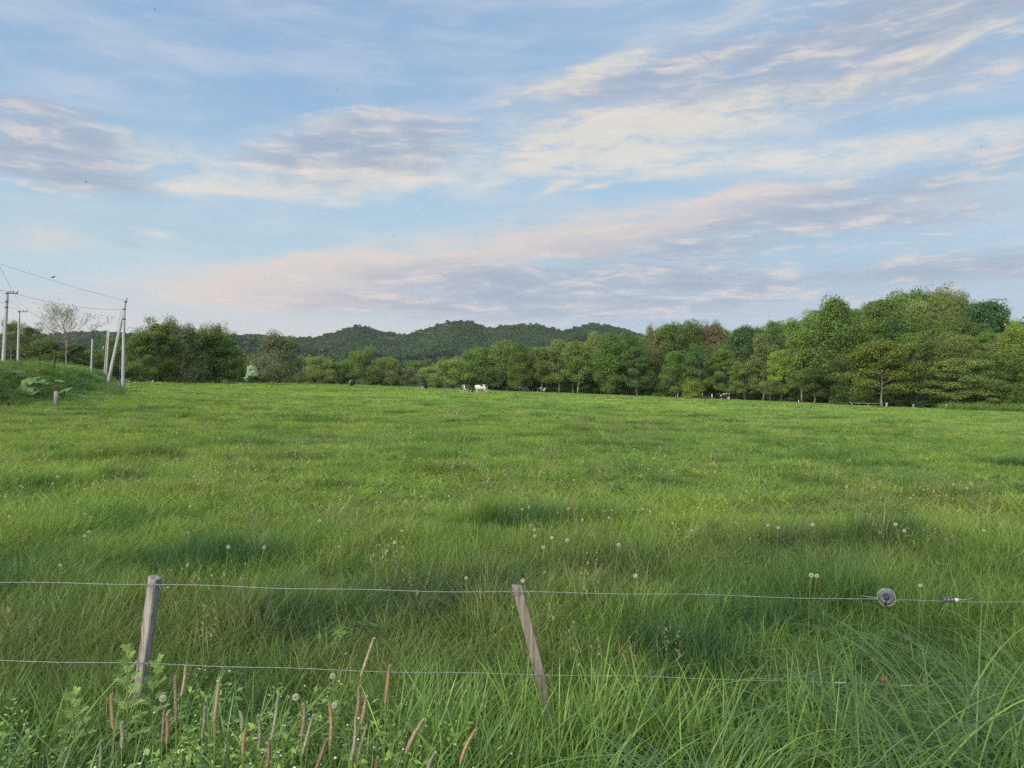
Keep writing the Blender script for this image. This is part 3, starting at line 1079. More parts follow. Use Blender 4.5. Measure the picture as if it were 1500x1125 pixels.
def fence_xy(x):
    """y of the fence line at world x"""
    x0, y0 = -750 / F * 4.11, 4.11
    x1, y1 = 750 / F * 3.75, 3.75
    return y0 + (y1 - y0) * (x - x0) / (x1 - x0)


def fence_post(label, top_px, bot_px, width, mat, split=False, rz=0.0, seed=0, ext=None):
    """a squared weathered post standing askew, through two points seen in the photograph; its root is in the soil"""
    rng = np.random.default_rng(seed)
    (tx, ty), (bx, by) = top_px, bot_px
    dt = FY(tx)
    t = np.array([(tx - 750) / F * dt, dt, z_at(ty, dt)])
    db = dt + .03
    b = np.array([(bx - 750) / F * db, db, z_at(by, db)])
    ax = (t - b) / np.linalg.norm(t - b)
    b = b - ax * ((b[2] + .05) / ax[2])
    root = thing('fence_post', label, 'fence post', (b[0], b[1], gz(b[0], b[1])), 0, 'wooden posts of the wire fence')
    off = np.array(root.location)
    L = np.linalg.norm(t - b)
    side = np.cross(ax, [0, 1, 0.0])
    side /= np.linalg.norm(side)
    fwd = np.cross(side, ax)
    c, s = math.cos(rz), math.sin(rz)
    side, fwd = side * c + fwd * s, fwd * c - side * s
    bm = bmesh.new()
    n = 26
    rings = []
    for k in range(n):
        q = k / (n - 1)
        w = width * (1 + .015 * math.sin(q * 5 + seed) + .008 * rng.normal())
        ctr = b + ax * L * q + side * .0025 * math.sin(q * 4 + seed)
        ring = []
        pts8 = [(-1, -.75), (-.8, -1), (.8, -1), (1, -.75), (1, .75), (.8, 1), (-.8, 1), (-1, .75)]
        for (u, v) in pts8:
            jit = rng.normal(0, .0007, 3)
            p = ctr + side * u * w / 2 + fwd * v * w / 2 + jit
            if k == n - 1:
                p = p + ax * (.006 * u + rng.normal(0, .002))
            ring.append(bm.verts.new(Vector(p - off)))
        rings.append(ring)
    for k in range(n - 1):
        for j in range(8):
            bm.faces.new((rings[k][j], rings[k][(j + 1) % 8], rings[k + 1][(j + 1) % 8], rings[k + 1][j]))
    bm.faces.new(rings[-1])
    bmesh.ops.recalc_face_normals(bm, faces=bm.faces)
    me = D.meshes.new('shaft')
    bm.to_mesh(me)
    bm.free()
    me.materials.append(mat)
    link('shaft', me, root)

    def on_face(q, r, nm, mt):
        p = b + ax * L * q - fwd * width * .5
        m = MB()
        m.ball(p - off, r, 8, 6)
        m.build(nm, mt, root)
    return root, b, ax, L, fwd, side, on_face


def wire_z(x, z0, sag=.012):
    return z0 + .004 * math.sin(x * 2.3) + .003 * math.sin(x * 7.1 + z0 * 9)


P1 = fence_post('pale grey squared post leaning to one side, mugwort at its foot', (227, 846), (202, 1025), .054, M_WOOD, rz=.32, seed=3)
P2 = fence_post('brownish weathered post tilted over towards the wire spool', (757, 859), (803, 1038), .054, M_BROWNWOOD, rz=-.1, seed=8)
for P, hole in ((P1, .42), (P2, .46)):
    P[6](hole, .0045, 'nail_hole', M_DARKSTEEL)


def cross_point(P, z):
    b, ax, L = P[1], P[2], P[3]
    q = (z - b[2]) / ax[2]
    return b + ax * q


def fence_wire(label, z0):
    """one strand, run past each post with a tie round it"""
    root = None
    pts = []
    for x in np.linspace(-6.5, 6.5, 220):
        y = fence_xy(x)
        pts.append((x, y - .045, wire_z(x, z0)))
    pts = np.array(pts)
    m = MB()
    m.tube(pts, .0015, 6)
    root = m.build('fence_wire', M_WIRE, None, label=label, category='wire', group='strands of the wire fence')
    for P in (P1, P2):
        c = cross_point(P, z0 - .008)
        side, fwd = P[5], P[4]
        w = .037
        loop = []
        for a in np.linspace(0, 2 * math.pi, 33):
            ca, sa = math.cos(a), math.sin(a)
            k = 1 / max(abs(ca), abs(sa)) ** .75
            loop.append(c + (side * ca + fwd * sa) * w * k * .98 + np.array([0, 0, -.006 * (1 - ca * ca)]))
        t = MB()
        t.tube(loop, .0015, 6)
        # twisted tails either side, gripping the strand
        for s in (-1, 1):
            e = c + side * w * s
            tw = []
            for q in np.linspace(0, 1, 26):
                xx = e[0] + s * q * .085
                tw.append((xx, fence_xy(xx) - .045 + .004 * math.cos(q * 40), wire_z(xx, z0) + .004 * math.sin(q * 40)))
            t.tube(tw, .0014, 5)
        t.tube([np.array(tw[-1]), np.array(tw[-1]) + (.02, -.01, -.035)], .0013, 5)
        t.build('wire_tie', M_WIRE, root)
    return root


fence_wire('upper galvanised fence strand passing the post tops', .800)
fence_wire('lower galvanised fence strand near the grass tips', .372)
# two posts beyond the view carry the strands on
for x, sd in ((-5.0, 21), (4.6, 22)):
    px = 750 + x / fence_xy(x) * F
    y = fence_xy(x)
    root = thing('fence_post', 'grey fence post %s beyond the picture' % ('past the leaning pale post' if x < 0 else 'past the wire spool'), 'fence post', (x, y, gz(x, y)), 0, 'wooden posts of the wire fence')
    m = MB()
    m.tube([(0, 0, -.2), (.02, 0, .4), (.03, 0, .86)], [.034, .033, .032], 8)
    m.build('shaft', M_WOOD, root, False)

# wire spool (ratchet tightener) on the upper strand
x, = [(1292 - 750) / F * 3.80]
y = fence_xy(x) - .045
sp = thing('wire_spool', 'round grey wire tightener spool hanging on the upper strand', 'wire tightener', (x, y, z_at(875, y)), 0)
sp.rotation_euler = (0, 0, RAD(-24))
sp.scale = (.76, .76, .76)
for off in (-.017, .017):
    m = MB()
    n = 40
    th = .0022
    for rr in (.052,):
        ring_o = [((rr + .0025 * (k % 2)) * math.cos(2 * math.pi * k / n), off - th, (rr + .0025 * (k % 2)) * math.sin(2 * math.pi * k / n)) for k in range(n)]
        ring_b = [(a, off + th, c) for a, _, c in ring_o]
        hub_o = [(.012 * math.cos(2 * math.pi * k / n), off - th, .012 * math.sin(2 * math.pi * k / n)) for k in range(n)]
        hub_b = [(a, off + th, c) for a, _, c in hub_o]
        v = ring_o + ring_b + hub_o + hub_b
        f = []
        for k in range(n):
            j = (k + 1) % n
            f += [(k, j, n + j, n + k), (k, 2 * n + k, 2 * n + j, j), (n + k, n + j, 3 * n + j, 3 * n + k), (2 * n + k, 3 * n + k, 3 * n + j, 2 * n + j)]
        m.add(v, (), f)
    m2 = MB()
    m2.tube([(.0535 * math.cos(a), off - .001, .0535 * math.sin(a)) for a in np.linspace(0, 2 * math.pi, 41)], .0030, 6, False)
    m2.build('rim', M_WIRE, sp)
    for k in range(5):       # pressed ribs
        a = 2 * math.pi * k / 5 + .5
        m.tube([(.014 * math.cos(a), off - .004, .014 * math.sin(a)), (.048 * math.cos(a + .25), off - .004, .048 * math.sin(a + .25))], .0035, 6)
    m.build('flange', M_STEEL, sp, False)
m = MB()
m.tube([(0, -.026, 0), (0, .026, 0)], .014, 14)
m.build('drum', M_DARKSTEEL, sp)
m = MB()
for k in range(4):
    rr = .024 + .002 * k
    m.tube([(rr * math.cos(a), -.012 + .008 * k, rr * math.sin(a)) for a in np.linspace(0, 2 * math.pi, 30)], .0022, 5)
m.build('wound_wire', M_WIRE, sp)
m = MB()
m.tube([(.0, -.021, .0), (-.03, -.022, -.006), (-.10, -.014, -.008), (-.16, .0, -.010)], .0018, 5)
m.tube([(.03, -.020, -.030), (.055, -.020, -.016), (.075, -.018, -.010)], .0024, 5)
m.tube([(-.03, .0, .048), (.02, .0, .050), (.05, .004, .044)], .0016, 5)
m.build('wire_end', M_WIRE, sp)
m = MB()
m.tube([(-.012, -.0225, -.050), (.004, -.0235, 0), (-.008, -.0225, .032)], .004, 6)
m.build('frame_bar', M_DARKSTEEL, sp)


def insulator(px, py, label, mat, horizontal=True, n=3, r=.012, cap=True, cat='insulator'):
    d = 3.80
    x = (px - 750) / F * d
    y = fence_xy(x) - .045
    t = thing('wire_insulator', label, cat, (x, y, z_at(py, y)))
    m = MB()
    prof = []
    for k in range(n):
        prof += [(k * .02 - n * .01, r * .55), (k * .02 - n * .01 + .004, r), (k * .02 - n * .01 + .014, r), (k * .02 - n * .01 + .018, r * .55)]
    m.tube([(p, 0, 0) for p, _ in prof], [q for _, q in prof], 12)
    m.build('body', mat, t, True)
    if cap:
        m = MB()
        m.tube([(n * .01 - .002, 0, 0), (n * .01 + .016, 0, .0)], .0085, 10)
        m.build('end_cap', M_WHITE, t)
        m = MB()
        m.tube([(n * .01 + .01, 0, 0), (n * .01 + .05, -.01, .003), (n * .01 + .09, -.01, .016)], .0017, 5)
        m.build('wire_end', M_WIRE, t)
    return t


M_WHITE = solid('white_plastic', [(0.3, (0.40, 0.42, 0.41)), (0.7, (0.52, 0.53, 0.52))], 40, (1, 1, 1), 0.5)
M_BROWNPL = solid('brown_ceramic', [(0.3, (0.12, 0.06, 0.04)), (0.7, (0.20, 0.11, 0.07))], 40, (1, 1, 1), 0.4)
insulator(1379, 879, 'grey reel insulator with a white cap on the upper strand', M_STEEL)
insulator(1289, 996, 'brown egg insulator on the lower strand behind the reed blades', M_BROWNPL, n=2, r=.016, cap=False)
for px, lab in ((1226, 'white crimp sleeve on the lower strand, the one standing clear of the reeds'), (1318, 'white crimp sleeve on the lower strand just past the brown insulator')):
    d = 3.8
    x = (px - 750) / F * d
    y = fence_xy(x) - .045
    m = MB()
    m.tube([(x - .02, y, wire_z(x, .372)), (x + .02, y, wire_z(x, .372))], .0042, 8)
    m.tube([(x + .02, y, wire_z(x, .372)), (x + .035, y, wire_z(x, .372) + .004)], .0035, 6)
    m.build('crimp_sleeve', M_WHITE, None, label=lab, category='crimp sleeve', group='sleeves on the lower strand')

# ------------------------------------------------------------------ poles, posts and cables on the bank
M_CABLE = solid('cable', [(0.3, (0.12, 0.125, 0.135)), (0.7, (0.19, 0.195, 0.21))], 3, (1, 1, 1), 0.6)
M_BLACK = solid('black_paint', [(0.3, (0.012, 0.012, 0.012)), (0.7, (0.03, 0.03, 0.03))], 10, (1, 1, 1), 0.7)
M_YELLOW = solid('yellow_paint', [(0.3, (0.55, 0.40, 0.03)), (0.7, (0.70, 0.52, 0.05))], 10, (1, 1, 1), 0.6)


def w3(px, py, d):
    return np.array([(px - 750) / F * d, d, z_at(py, d)])


def pole(label, base, top, d, r0, r1, name='utility_pole', cat='utility pole', group='poles on the bank', mat=None, d_top=None):
    b, t = w3(*base, d), w3(*top, d_top or d)
    g = gz(b[0], b[1])
    ax = (t - b) / np.linalg.norm(t - b)
    b = b - ax * (b[2] - g + .4) / ax[2] if ax[2] > .3 else b
    root = thing(name, label, cat, (b[0], b[1], g), 0, group)
    off = np.array(root.location)
    m = MB()
    L = np.linalg.norm(t - b)
    m.tube([b + ax * L * q - off for q in np.linspace(0, 1, 9)], np.linspace(r0, r1, 9), 14)
    m.build('shaft', mat or M_CONCRETE, root)
    return root, off, b, t, ax


def bands(P, heights, r):
    root, off, b, t, ax = P
    for h in heights:
        m = MB()
        p = b + (t - b) * h - off
        m.tube([p - ax * .05, p + ax * .05], r, 12)
        m.tube([p + np.array([0, -r, 0]), p + np.array([r * 1.8, -r, 0])], .03, 6)
        m.build('band', M_STEEL, root)


def crossarm(P, py, px0, px1, d, pins):
    root, off = P[0], P[1]
    a, b = w3(px0, py, d), w3(px1, py + .5, d)
    m = MB()
    m.tube([a - off + (0, -.14, 0), b - off + (0, -.14, 0)], .05, 6)
    arm = m.build('crossarm', M_STEEL, root)
    for q in pins:
        p = a + (b - a) * q - off + (0, -.14, 0)
        m = MB()
        m.tube([p, p + (0, 0, .10)], .02, 6)
        m.tube([p + (0, 0, .09), p + (0, 0, .16), p + (0, 0, .20), p + (0, 0, .25)], [.05, .075, .05, .06], 8)
        m.build('pin_insulator', M_WHITE, arm)
    return [a + (b - a) * q + np.array([0, -.14, .25]) for q in pins]


PA = pole('nearer utility pole with a crossarm at its top, cut off below by the bank', (4.5, 542), (11, 427), 58, .15, .10)
armA = crossarm(PA, 429.5, 10, 28, 58, (.35, .62, .95))
bands(PA, (.80, .87), .125)
PB = pole('farther utility pole with a crossarm, standing in front of trees', (26.5, 527), (28.5, 455), 84, .15, .10)
armB = crossarm(PB, 456.5, 27, 41, 84, (.2, .6, .95))
PC = pole('leaning concrete utility pole whose tip rises above its vertical strut', (159, 559), (185.5, 436), 62, .155, .09)
bands(PC, (.88, .955), .12)
PD = pole('upright concrete strut pole propping the leaning utility pole', (180, 576), (182.2, 449), 61.4, .155, .10)
bands(PD, (.86, .97), .125)
m = MB()
e = w3(179, 566, 61)
m.box(np.array([e[0] - .12, e[1] - .15, e[2] - .1]) - PD[1], (.16, .14, .9))
m.tube([np.array([e[0] - .12, e[1] - .15, e[2] + .35]) - PD[1], np.array([e[0] - .1, e[1] - .12, e[2] + 2.2]) - PD[1]], .03, 6)
m.build('cable_box', M_STEEL, PD[0], False)
pole('slim pole in front of the leaning pole line, taller of the close pair', (155, 557), (160, 486), 84, .10, .08)
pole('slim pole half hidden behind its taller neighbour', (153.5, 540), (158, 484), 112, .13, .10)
pole('short pale pole just beyond the close pair', (151, 537), (151.6, 507), 140, .13, .10)
pole('lone short pale post standing on the bank between leafless tree and pole pair', (133.8, 546), (135.6, 497), 74, .10, .08)
pole('thin black post on the bank crest below the leafless tree', (79, 545), (81.5, 513), 52, .055, .045, 'black_post', 'post', None, M_BLACK)
# striped guy guard
g0 = w3(189.2, 571, 60)
root = thing('guy_guard', 'black and yellow striped guard tube standing beside the strut pole', 'guy guard', (g0[0], g0[1], gz(g0[0], g0[1])), 0)
hgt = z_at(556, 60) - root.location.z
nb = 9
for k in range(nb):
    m = MB()
    m.tube([(.02 * k / nb, 0, hgt * k / nb), (.02 * (k + 1) / nb, 0, hgt * (k + 1) / nb)], .05, 10)
    m.build('stripe', M_YELLOW if k % 2 else M_BLACK, root)
# grey board post at the foot of the bank, small posts elsewhere


def small_post(px, py0, py1, d, w, label, mat=M_WOOD, lean=0.0, group=None):
    x, y = at(px, d)
    g = gz(x, y)
    h = (py0 - py1) / F * d
    zt = max(z_at(py1, d) - g, .5)
    root = thing('small_post', label, 'post', (x, y, g), 0, group)
    m = MB()
    m.tube([(0, 0, -.1), (lean * .5, 0, zt * .5), (lean, 0, zt)], [w, w * .97, w * .92], 8)
    m.build('shaft', mat, root, False)
    m = MB()
    m.tube([(lean, 0, zt - .01), (lean * 1.02, 0, zt + w * .35)], [w * .9, w * .45], 8)
    m.build('post_top', mat, root, False)
    return root


small_post(82.5, 597, 574, 37, .115, 'squat grey weathered post at the foot of the bank under large leaves')
small_post(222.5, 567, 557, 84, .09, 'small pale post in the pasture beyond the striped guard', M_WOOD, .15)
GP = 'small pale posts along the foot of the wood'
small_post(993, 577, 573, 156, .10, 'tiny pale post at the wood edge, farthest of its row', M_WHITE, 0, GP)
small_post(1012.5, 578, 572, 153, .12, 'pale post on the far side of the lying black cow', M_WHITE, 0, GP)
small_post(1029, 580, 575, 151, .12, 'pale post directly behind the lying black cow', M_WHITE, 0, GP)
small_post(1043, 581, 577, 149, .10, 'tiny pale post between the two cows near the fence', M_WHITE, 0, GP)
small_post(1068, 583, 576, 147, .12, 'pale post right behind the black and white cow near the fence', M_WHITE, 0, GP)
small_post(1170, 592, 586, 122, .06, 'thin pale stake in the grass before the forked pale stems', M_WHITE, 0, None)
small_post(1338, 598, 592, 97, .09, 'small weathered post beside the deep green bush', M_WOOD, 0, None)
small_post(1298, 597, 590, 98, .14, 'grey stump-like post beside the trunk of the lime-green tree', M_WOOD, .1, None)
small_post(1386, 598, 593, 92, .15, 'low white stub at the foot of the umbrella-shaped tree', M_WHITE, 0, None)
small_post(1437.5, 605, 597, 88, .13, 'white rounded marker post in the tall weeds near the corner of the wood', M_WHITE, 0, None)
# the broken rail at the edge of the wood
b0 = w3(1252, 602, 98)
b0[2] = gz(b0[0], b0[1])
root = thing('broken_rail_fence', 'broken pale rail fence with a leaning end post before the lime-green tree', 'fence', tuple(b0), 0)
m = MB()
m.tube([(0, 0, -.1), (-.55, 0, .78)], .055, 7)
m.build('end_post', M_WOOD, root)
for z0, z1, l in ((.62, .58, 3.9), (.22, .26, 2.9)):
    m = MB()
    m.tube([(-.2, .04, z0), (l * .5, .05, (z0 + z1) / 2 - .03), (l, .1, z1)], .035, 6)
    m.build('rail', M_WOOD, root)
m = MB()
m.tube([(1.8, .08, -.1), (1.8, .08, .5)], .045, 7)
m.build('mid_post', M_WOOD, root)


def cable(label, pts, sag, r=.009, group='overhead cables'):
    P = []
    for a, b in zip(pts[:-1], pts[1:]):
        q = np.linspace(0, 1, 24)[:, None]
        p = np.asarray(a) + (np.asarray(b) - np.asarray(a)) * q
        p[:, 2] -= sag * 4 * (q * (1 - q))[:, 0]
        P.append(p)
    m = MB()
    m.tube(np.concatenate(P), r, 5, False)
    return m.build('overhead_cable', M_CABLE, None, label=label, category='cable', group=group)


cable('overhead cable with a bird, running to the tip of the leaning pole', [w3(-160, 330, 44), w3(184.8, 441, 62)], .25, .009)
cable('thicker overhead cable from the nearer crossarm pole to the strut pole', [w3(-200, 385, 44), w3(8, 425.5, 58), w3(178, 454, 61)], .35, .013)
cable('short drop wire curling from the strut pole to the slim pole pair', [w3(178, 454, 61), w3(170, 487, 72), w3(159.5, 490, 84)], .1, .012)
for k, (sx, sy) in enumerate(((-28, 330), (-60, 345), (-95, 365))):
    cable(['steep overhead wire reaching the outer pin of the farther crossarm', 'steep overhead wire reaching the middle pin of the farther crossarm', 'steep overhead wire reaching the inner pin of the farther crossarm'][k],
          [w3(sx, sy, 30), armB[2 - k]], .5, .008)
cable('faint wire going from the farther crossarm on towards the leafless tree', [armB[2], w3(130, 492, 150)], .6, .014)
m = MB()
bp = w3(78.5, 407.5, 53.2)
m.ball((0, 0, .07), (.09, .055, .06), 8, 6)
m.ball((.08, 0, .12), .04, 8, 6)
m.tube([(-.06, 0, .06), (-.19, 0, .03)], [.03, .015], 5)
m.tube([(.11, 0, .12), (.15, 0, .115)], [.012, .003], 5)
b = m.build('perched_bird', M_BLACK, None, label='small dark bird perched on the long overhead cable', category='bird')
b.location = bp
FLY = [(228, 15, 30, 'high above the pale cloud wisp'), (127, 267, 26, 'under the dark cloud bank above the poles'), (577, 345.5, 32, 'alone above the hills'), (1041, 331, 32, 'below the peach cloud band'), (1437, 216, 34, 'on the edge of the long pale cloud'), (43, 396.5, 40, 'beside the long overhead cable'), (1040, 408.5, 36, 'over the wood, lowest of all'), (495, 132, 30, 'in the clear blue gap')]
for px, py, d, where in FLY:
    m = MB()
    m.ball((0, 0, 0), (.045, .016, .016), 8, 6)
    for s in (-1, 1):
        m.add([(.02, 0, .005), (-.02, 0, .005), (-.03, s * .06, .035), (-.01, s * .075, .03), (.0, 0, .012)], [(0, 1, 4)], [(0, 1, 2, 3)])
    m.tube([(-.04, 0, 0), (-.07, 0, .0)], [.008, .014], 5)
    b = m.build('flying_bird', M_BLACK, None, label='tiny dark flying bird ' + where, category='bird', group='birds in the sky')
    b.location = w3(px, py, d)
    b.rotation_euler = (0, .2, px * .7)
    b.scale = (.65, .65, .65)

# ------------------------------------------------------------------ cows
def cow_mat(name, seed, white, headcol='auto', legs=.14):
    """black and white hide: large patches in the animal's own coordinates"""
    m, nt, out = new_mat(name)
    tc = nd(nt, 'ShaderNodeTexCoord')
    mp = nd(nt, 'ShaderNodeMapping')
    nt.links.new(tc.outputs['Object'], mp.inputs[0])
    mp.inputs[1].default_value = (seed * 3.7, seed * 1.3, seed * 2.1)
    f = noise_node(nt, mp.outputs[0], 1.9, 1.0, 0.4)
    sep = nd(nt, 'ShaderNodeSeparateXYZ')
    nt.links.new(tc.outputs['Object'], sep.inputs[0])
    # white lower legs and belly, dark head and neck
    leg = nd(nt, 'ShaderNodeMapRange')
    nt.links.new(sep.outputs[2], leg.inputs[0])
    leg.inputs[1].default_value, leg.inputs[2].default_value, leg.inputs[3].default_value, leg.inputs[4].default_value = .30, .70, legs, 0
    hd = nd(nt, 'ShaderNodeMapRange')
    nt.links.new(sep.outputs[0], hd.inputs[0])
    hd.inputs[1].default_value, hd.inputs[2].default_value, hd.inputs[3].default_value, hd.inputs[4].default_value = .75, 1.0, 0, -.6 if headcol == 'dark' else 0
    a = nd(nt, 'ShaderNodeMath', operation='ADD')
    nt.links.new(f, a.inputs[0])
    nt.links.new(leg.outputs[0], a.inputs[1])
    b = nd(nt, 'ShaderNodeMath', operation='ADD')
    nt.links.new(a.outputs[0], b.inputs[0])
    nt.links.new(hd.outputs[0], b.inputs[1])
    th = .5 + (.5 - white) * .36
    c = ramp_node(nt, b.outputs[0], [(th - .015, (.010, .0095, .0095)), (th + .015, (.52, .50, .46))])
    p = nd(nt, 'ShaderNodeBsdfPrincipled')
    nt.links.new(c, p.inputs['Base Color'])
    p.inputs['Roughness'].default_value = .75
    nt.links.new(p.outputs[0], out.inputs[0])
    return m


def cow_mesh(pose):
    m = MB()

    def cap(a, b, ra, rb, n=9):
        a, b = np.array(a, float), np.array(b, float)
        q = np.linspace(0, 1, n)[:, None]
        m.tube(a + (b - a) * q, ra + (rb - ra) * q[:, 0], 12)
        m.ball(a, ra, 12, 8)
        m.ball(b, rb, 12, 8)
    dz = -.55 if pose == 'lie' else 0
    cap((-.66, 0, 1.02 + dz), (.48, 0, 1.0 + dz), .34, .35)
    cap((-.3, 0, .95 + dz), (.25, 0, .93 + dz), .40, .39)
    cap((-.80, 0, 1.16 + dz), (-.55, 0, 1.20 + dz), .20, .22)
    cap((.50, 0, .98 + dz), (.72, 0, 1.0 + dz), .33, .24)
    if pose == 'graze':
        hb, ht = (1.20, .04, .52), (1.42, .06, .16)
    else:
        hb, ht = (1.20, .0, 1.36 + dz), (1.55, .0, 1.16 + dz)
    cap((.66, 0, 1.08 + dz), hb, .24, .13)
    cap(hb, ht, .125, .075)
    d = np.array(ht) - np.array(hb)
    d /= np.linalg.norm(d)
    up = np.array([d[2], 0, -d[0]])
    if up[2] < 0:
        up = -up
    for s in (-1, 1):
        e = np.array(hb) + up * .08 + np.array([0, s * .11, 0])
        cap(e, e + np.array([-.03, s * .14, -.01]), .05, .028, 4)
    if pose == 'lie':
        for s in (-1, 1):
            cap((.45, s * .24, .32), (.75, s * .26, .12), .11, .07)
            cap((.75, s * .26, .12), (.42, s * .28, .07), .07, .055)
            cap((-.55, s * .30, .34), (-.25, s * .40, .16), .17, .10)
            cap((-.25, s * .40, .16), (-.62, s * .44, .08), .08, .055)
    else:
        for s in (-1, 1):
            k = s * .08
            cap((.46, s * .19, .86), (.48 + k, s * .18, .46), .14, .075)
            cap((.48 + k, s * .18, .46), (.44 + k, s * .18, .05), .068, .055)
            cap((-.66, s * .20, .95), (-.50 - k, s * .22, .66), .20, .115)
            cap((-.50 - k, s * .22, .66), (-.74 - k, s * .21, .44), .10, .07)
            cap((-.74 - k, s * .21, .44), (-.68 - k, s * .21, .05), .066, .056)
        m.ball((-.36, 0, .60), (.19, .16, .15), 12, 8)
    cap((-.98, 0, 1.20 + dz), (-1.06, 0, .72 + dz * .6), .045, .036)
    cap((-1.06, 0, .72 + dz * .6), (-1.05, 0, .48 + dz * .3 if pose != 'lie' else .2), .04, .05)
    return m.mesh('cow', None)


COWM = {p: cow_mesh(p) for p in ('graze', 'stand', 'lie')}


def cow(px, d, rz, pose, mat, label, s=1.0):
    me = COWM[pose].copy()
    me.materials.clear()
    me.materials.append(mat)
    x, y = at(px, d)
    o = link('cow', me, None, label=label, category='cow', group='cattle in the pasture')
    o.location = (x, y, gz(x, y) - .02)
    o.rotation_euler = (0, 0, rz)
    o.scale = (s, s, s)
    md = o.modifiers.new('skin', 'REMESH')
    md.mode = 'VOXEL'
    md.voxel_size = .028
    md.use_smooth_shade = True
    ms = o.modifiers.new('soft', 'SMOOTH')
    ms.iterations = 4
    return o


PI = math.pi
cow(704, 116, PI + .12, 'graze', cow_mat('hide_white', 1.0, .76, 'dark'), 'mostly white cow with a black head, grazing side-on', 1.06)
cow(680, 128, -PI / 2 + .2, 'graze', cow_mat('hide_mixed', 2.2, .50), 'black and white cow seen end-on beside the white side-on cow')
cow(622, 128, PI / 2 - .15, 'graze', cow_mat('hide_dark', 3.1, .16), 'black cow with white lower legs grazing end-on in front of a grey-leaved bush', 1.05)
cow(515.5, 122, PI / 2 + .35, 'graze', cow_mat('hide_black', 4.4, .10), 'black cow grazing farthest from the wood, apart from the herd', 1.05)
cow(767, 160, PI + .3, 'stand', cow_mat('hide_pied', 5.3, .20), 'pied cow with white front at the edge of the wood under slim trees')
cow(794, 163, .1, 'stand', cow_mat('hide_mostly_black', 6.1, .14), 'dark cow standing side-on at the wood edge near the pale trunks')  # mostly black hide, the animal's own colour
cow(1034, 140, PI, 'lie', cow_mat('hide_lying', 7.7, -.2, 'auto', 0), 'black cow lying in the grass near the wood')
cow(1061, 143, PI - .5, 'stand', cow_mat('hide_fence', 9.5, .30), 'black and white cow standing by the fence posts behind the lying cow')


# ------------------------------------------------------------------ grass
def blades(rng, n, radius, h, w, lean=(.1, .5), segs=3, curl=.6, base_sq=1.0, twist=True):
    """a tuft of tapering blades; h and w are ranges"""
    hh = rng.uniform(h[0], h[1], n)
    ww = rng.uniform(w[0], w[1], n)
    a = rng.uniform(0, 2 * math.pi, n)
    r = radius * np.sqrt(rng.uniform(0, 1, n))
    ra = rng.uniform(0, 2 * math.pi, n)
    base = np.stack([r * np.cos(ra), r * np.sin(ra) * base_sq, np.full(n, -.02)], -1)
    ln = rng.uniform(lean[0], lean[1], n)
    cu = rng.uniform(.3, 1.0, n) * curl
    dirv = np.stack([np.cos(a), np.sin(a), np.zeros(n)], -1)
    tw = a + math.pi / 2 + rng.normal(0, .5, n)
    side = np.stack([np.cos(tw), np.sin(tw), np.zeros(n)], -1)
    V = []
    ths = np.linspace(0, 1, segs + 1)
    pos = base.copy()
    ang = ln * .6
    for i, t in enumerate(ths):
        if i:
            ang = ln * .6 + cu * 2.0 * t ** 1.5
            step = hh / segs
            pos = pos + dirv * (np.sin(ang) * step)[:, None] + np.array([0, 0, 1.0]) * (np.cos(ang) * step)[:, None]
        if i < segs:
            wd = ww * (1 - .55 * t ** 1.6) * (.75 + .25 * min(1, t * 4))
            V += [pos - side * (wd / 2)[:, None], pos + side * (wd / 2)[:, None]]
        else:
            V += [pos]
    nv = 2 * segs + 1
    v = np.stack(V, 1).reshape(-1, 3)
    b = np.arange(n)[:, None] * nv
    f4 = np.concatenate([b + np.array([[2 * k, 2 * k + 1, 2 * k + 3, 2 * k + 2]]) for k in range(segs - 1)]) if segs > 1 else np.zeros((0, 4), int)
    f3 = b + np.array([[2 * segs - 2, 2 * segs - 1, 2 * segs]])
    return v, f4, f3, n


def tuft_mesh(seed, mat, **kw):
    rng = np.random.default_rng(seed)
    v, f4, f3, n = blades(rng, **kw)
    me = mesh_np('tuft', v, [x for x in (f4, f3) if len(x)], [mat])
    a = me.attributes.new('rnd', 'FLOAT', 'FACE')
    r = rng.uniform(0, 1, n)
    segs = kw.get('segs', 3)
    a.data.foreach_set('value', np.concatenate([np.tile(r, segs - 1), r]).astype(np.float32))
    return me


M_GRASS = tint_mat('grass_blade', .40, .5, .28)
M_REED = tint_mat('reed_blade', .35, .42, .40)


def stalk_mesh(seed, n=7, h=(.42, .62)):
    """thin flowering stems with loose brownish tips"""
    rng = np.random.default_rng(seed)
    vs, fs, k = [], [], 0
    for _ in range(n):
        a, r = rng.uniform(0, 6.28), .14 * rng.uniform(0, 1) ** .5
        b = np.array([r * math.cos(a), r * math.sin(a), 0])
        L = rng.uniform(*h)
        tip = b + np.array([rng.normal(0, .06), rng.normal(0, .06), L])
        s = np.array([math.cos(a), math.sin(a), 0]) * .0014
        vs += [b - s, b + s, tip + s * .6, tip - s * .6]
        fs.append((k, k + 1, k + 2, k + 3))
        k += 4
        for q in np.linspace(.72, 1.0, 7):
            c = b + (tip - b) * q
            d = rng.normal(0, .012, 3)
            e = rng.normal(0, .005, 3)
            vs += [c, c + d * .5 + e, c + d + (0, 0, .018), c + d * .5 - e]
            fs.append((k, k + 1, k + 2, k + 3))
            k += 4
    me = mesh_np('stalks', np.array(vs), [np.array(fs)], [M_GRASS])
    face_rnd(me, rng)
    return me


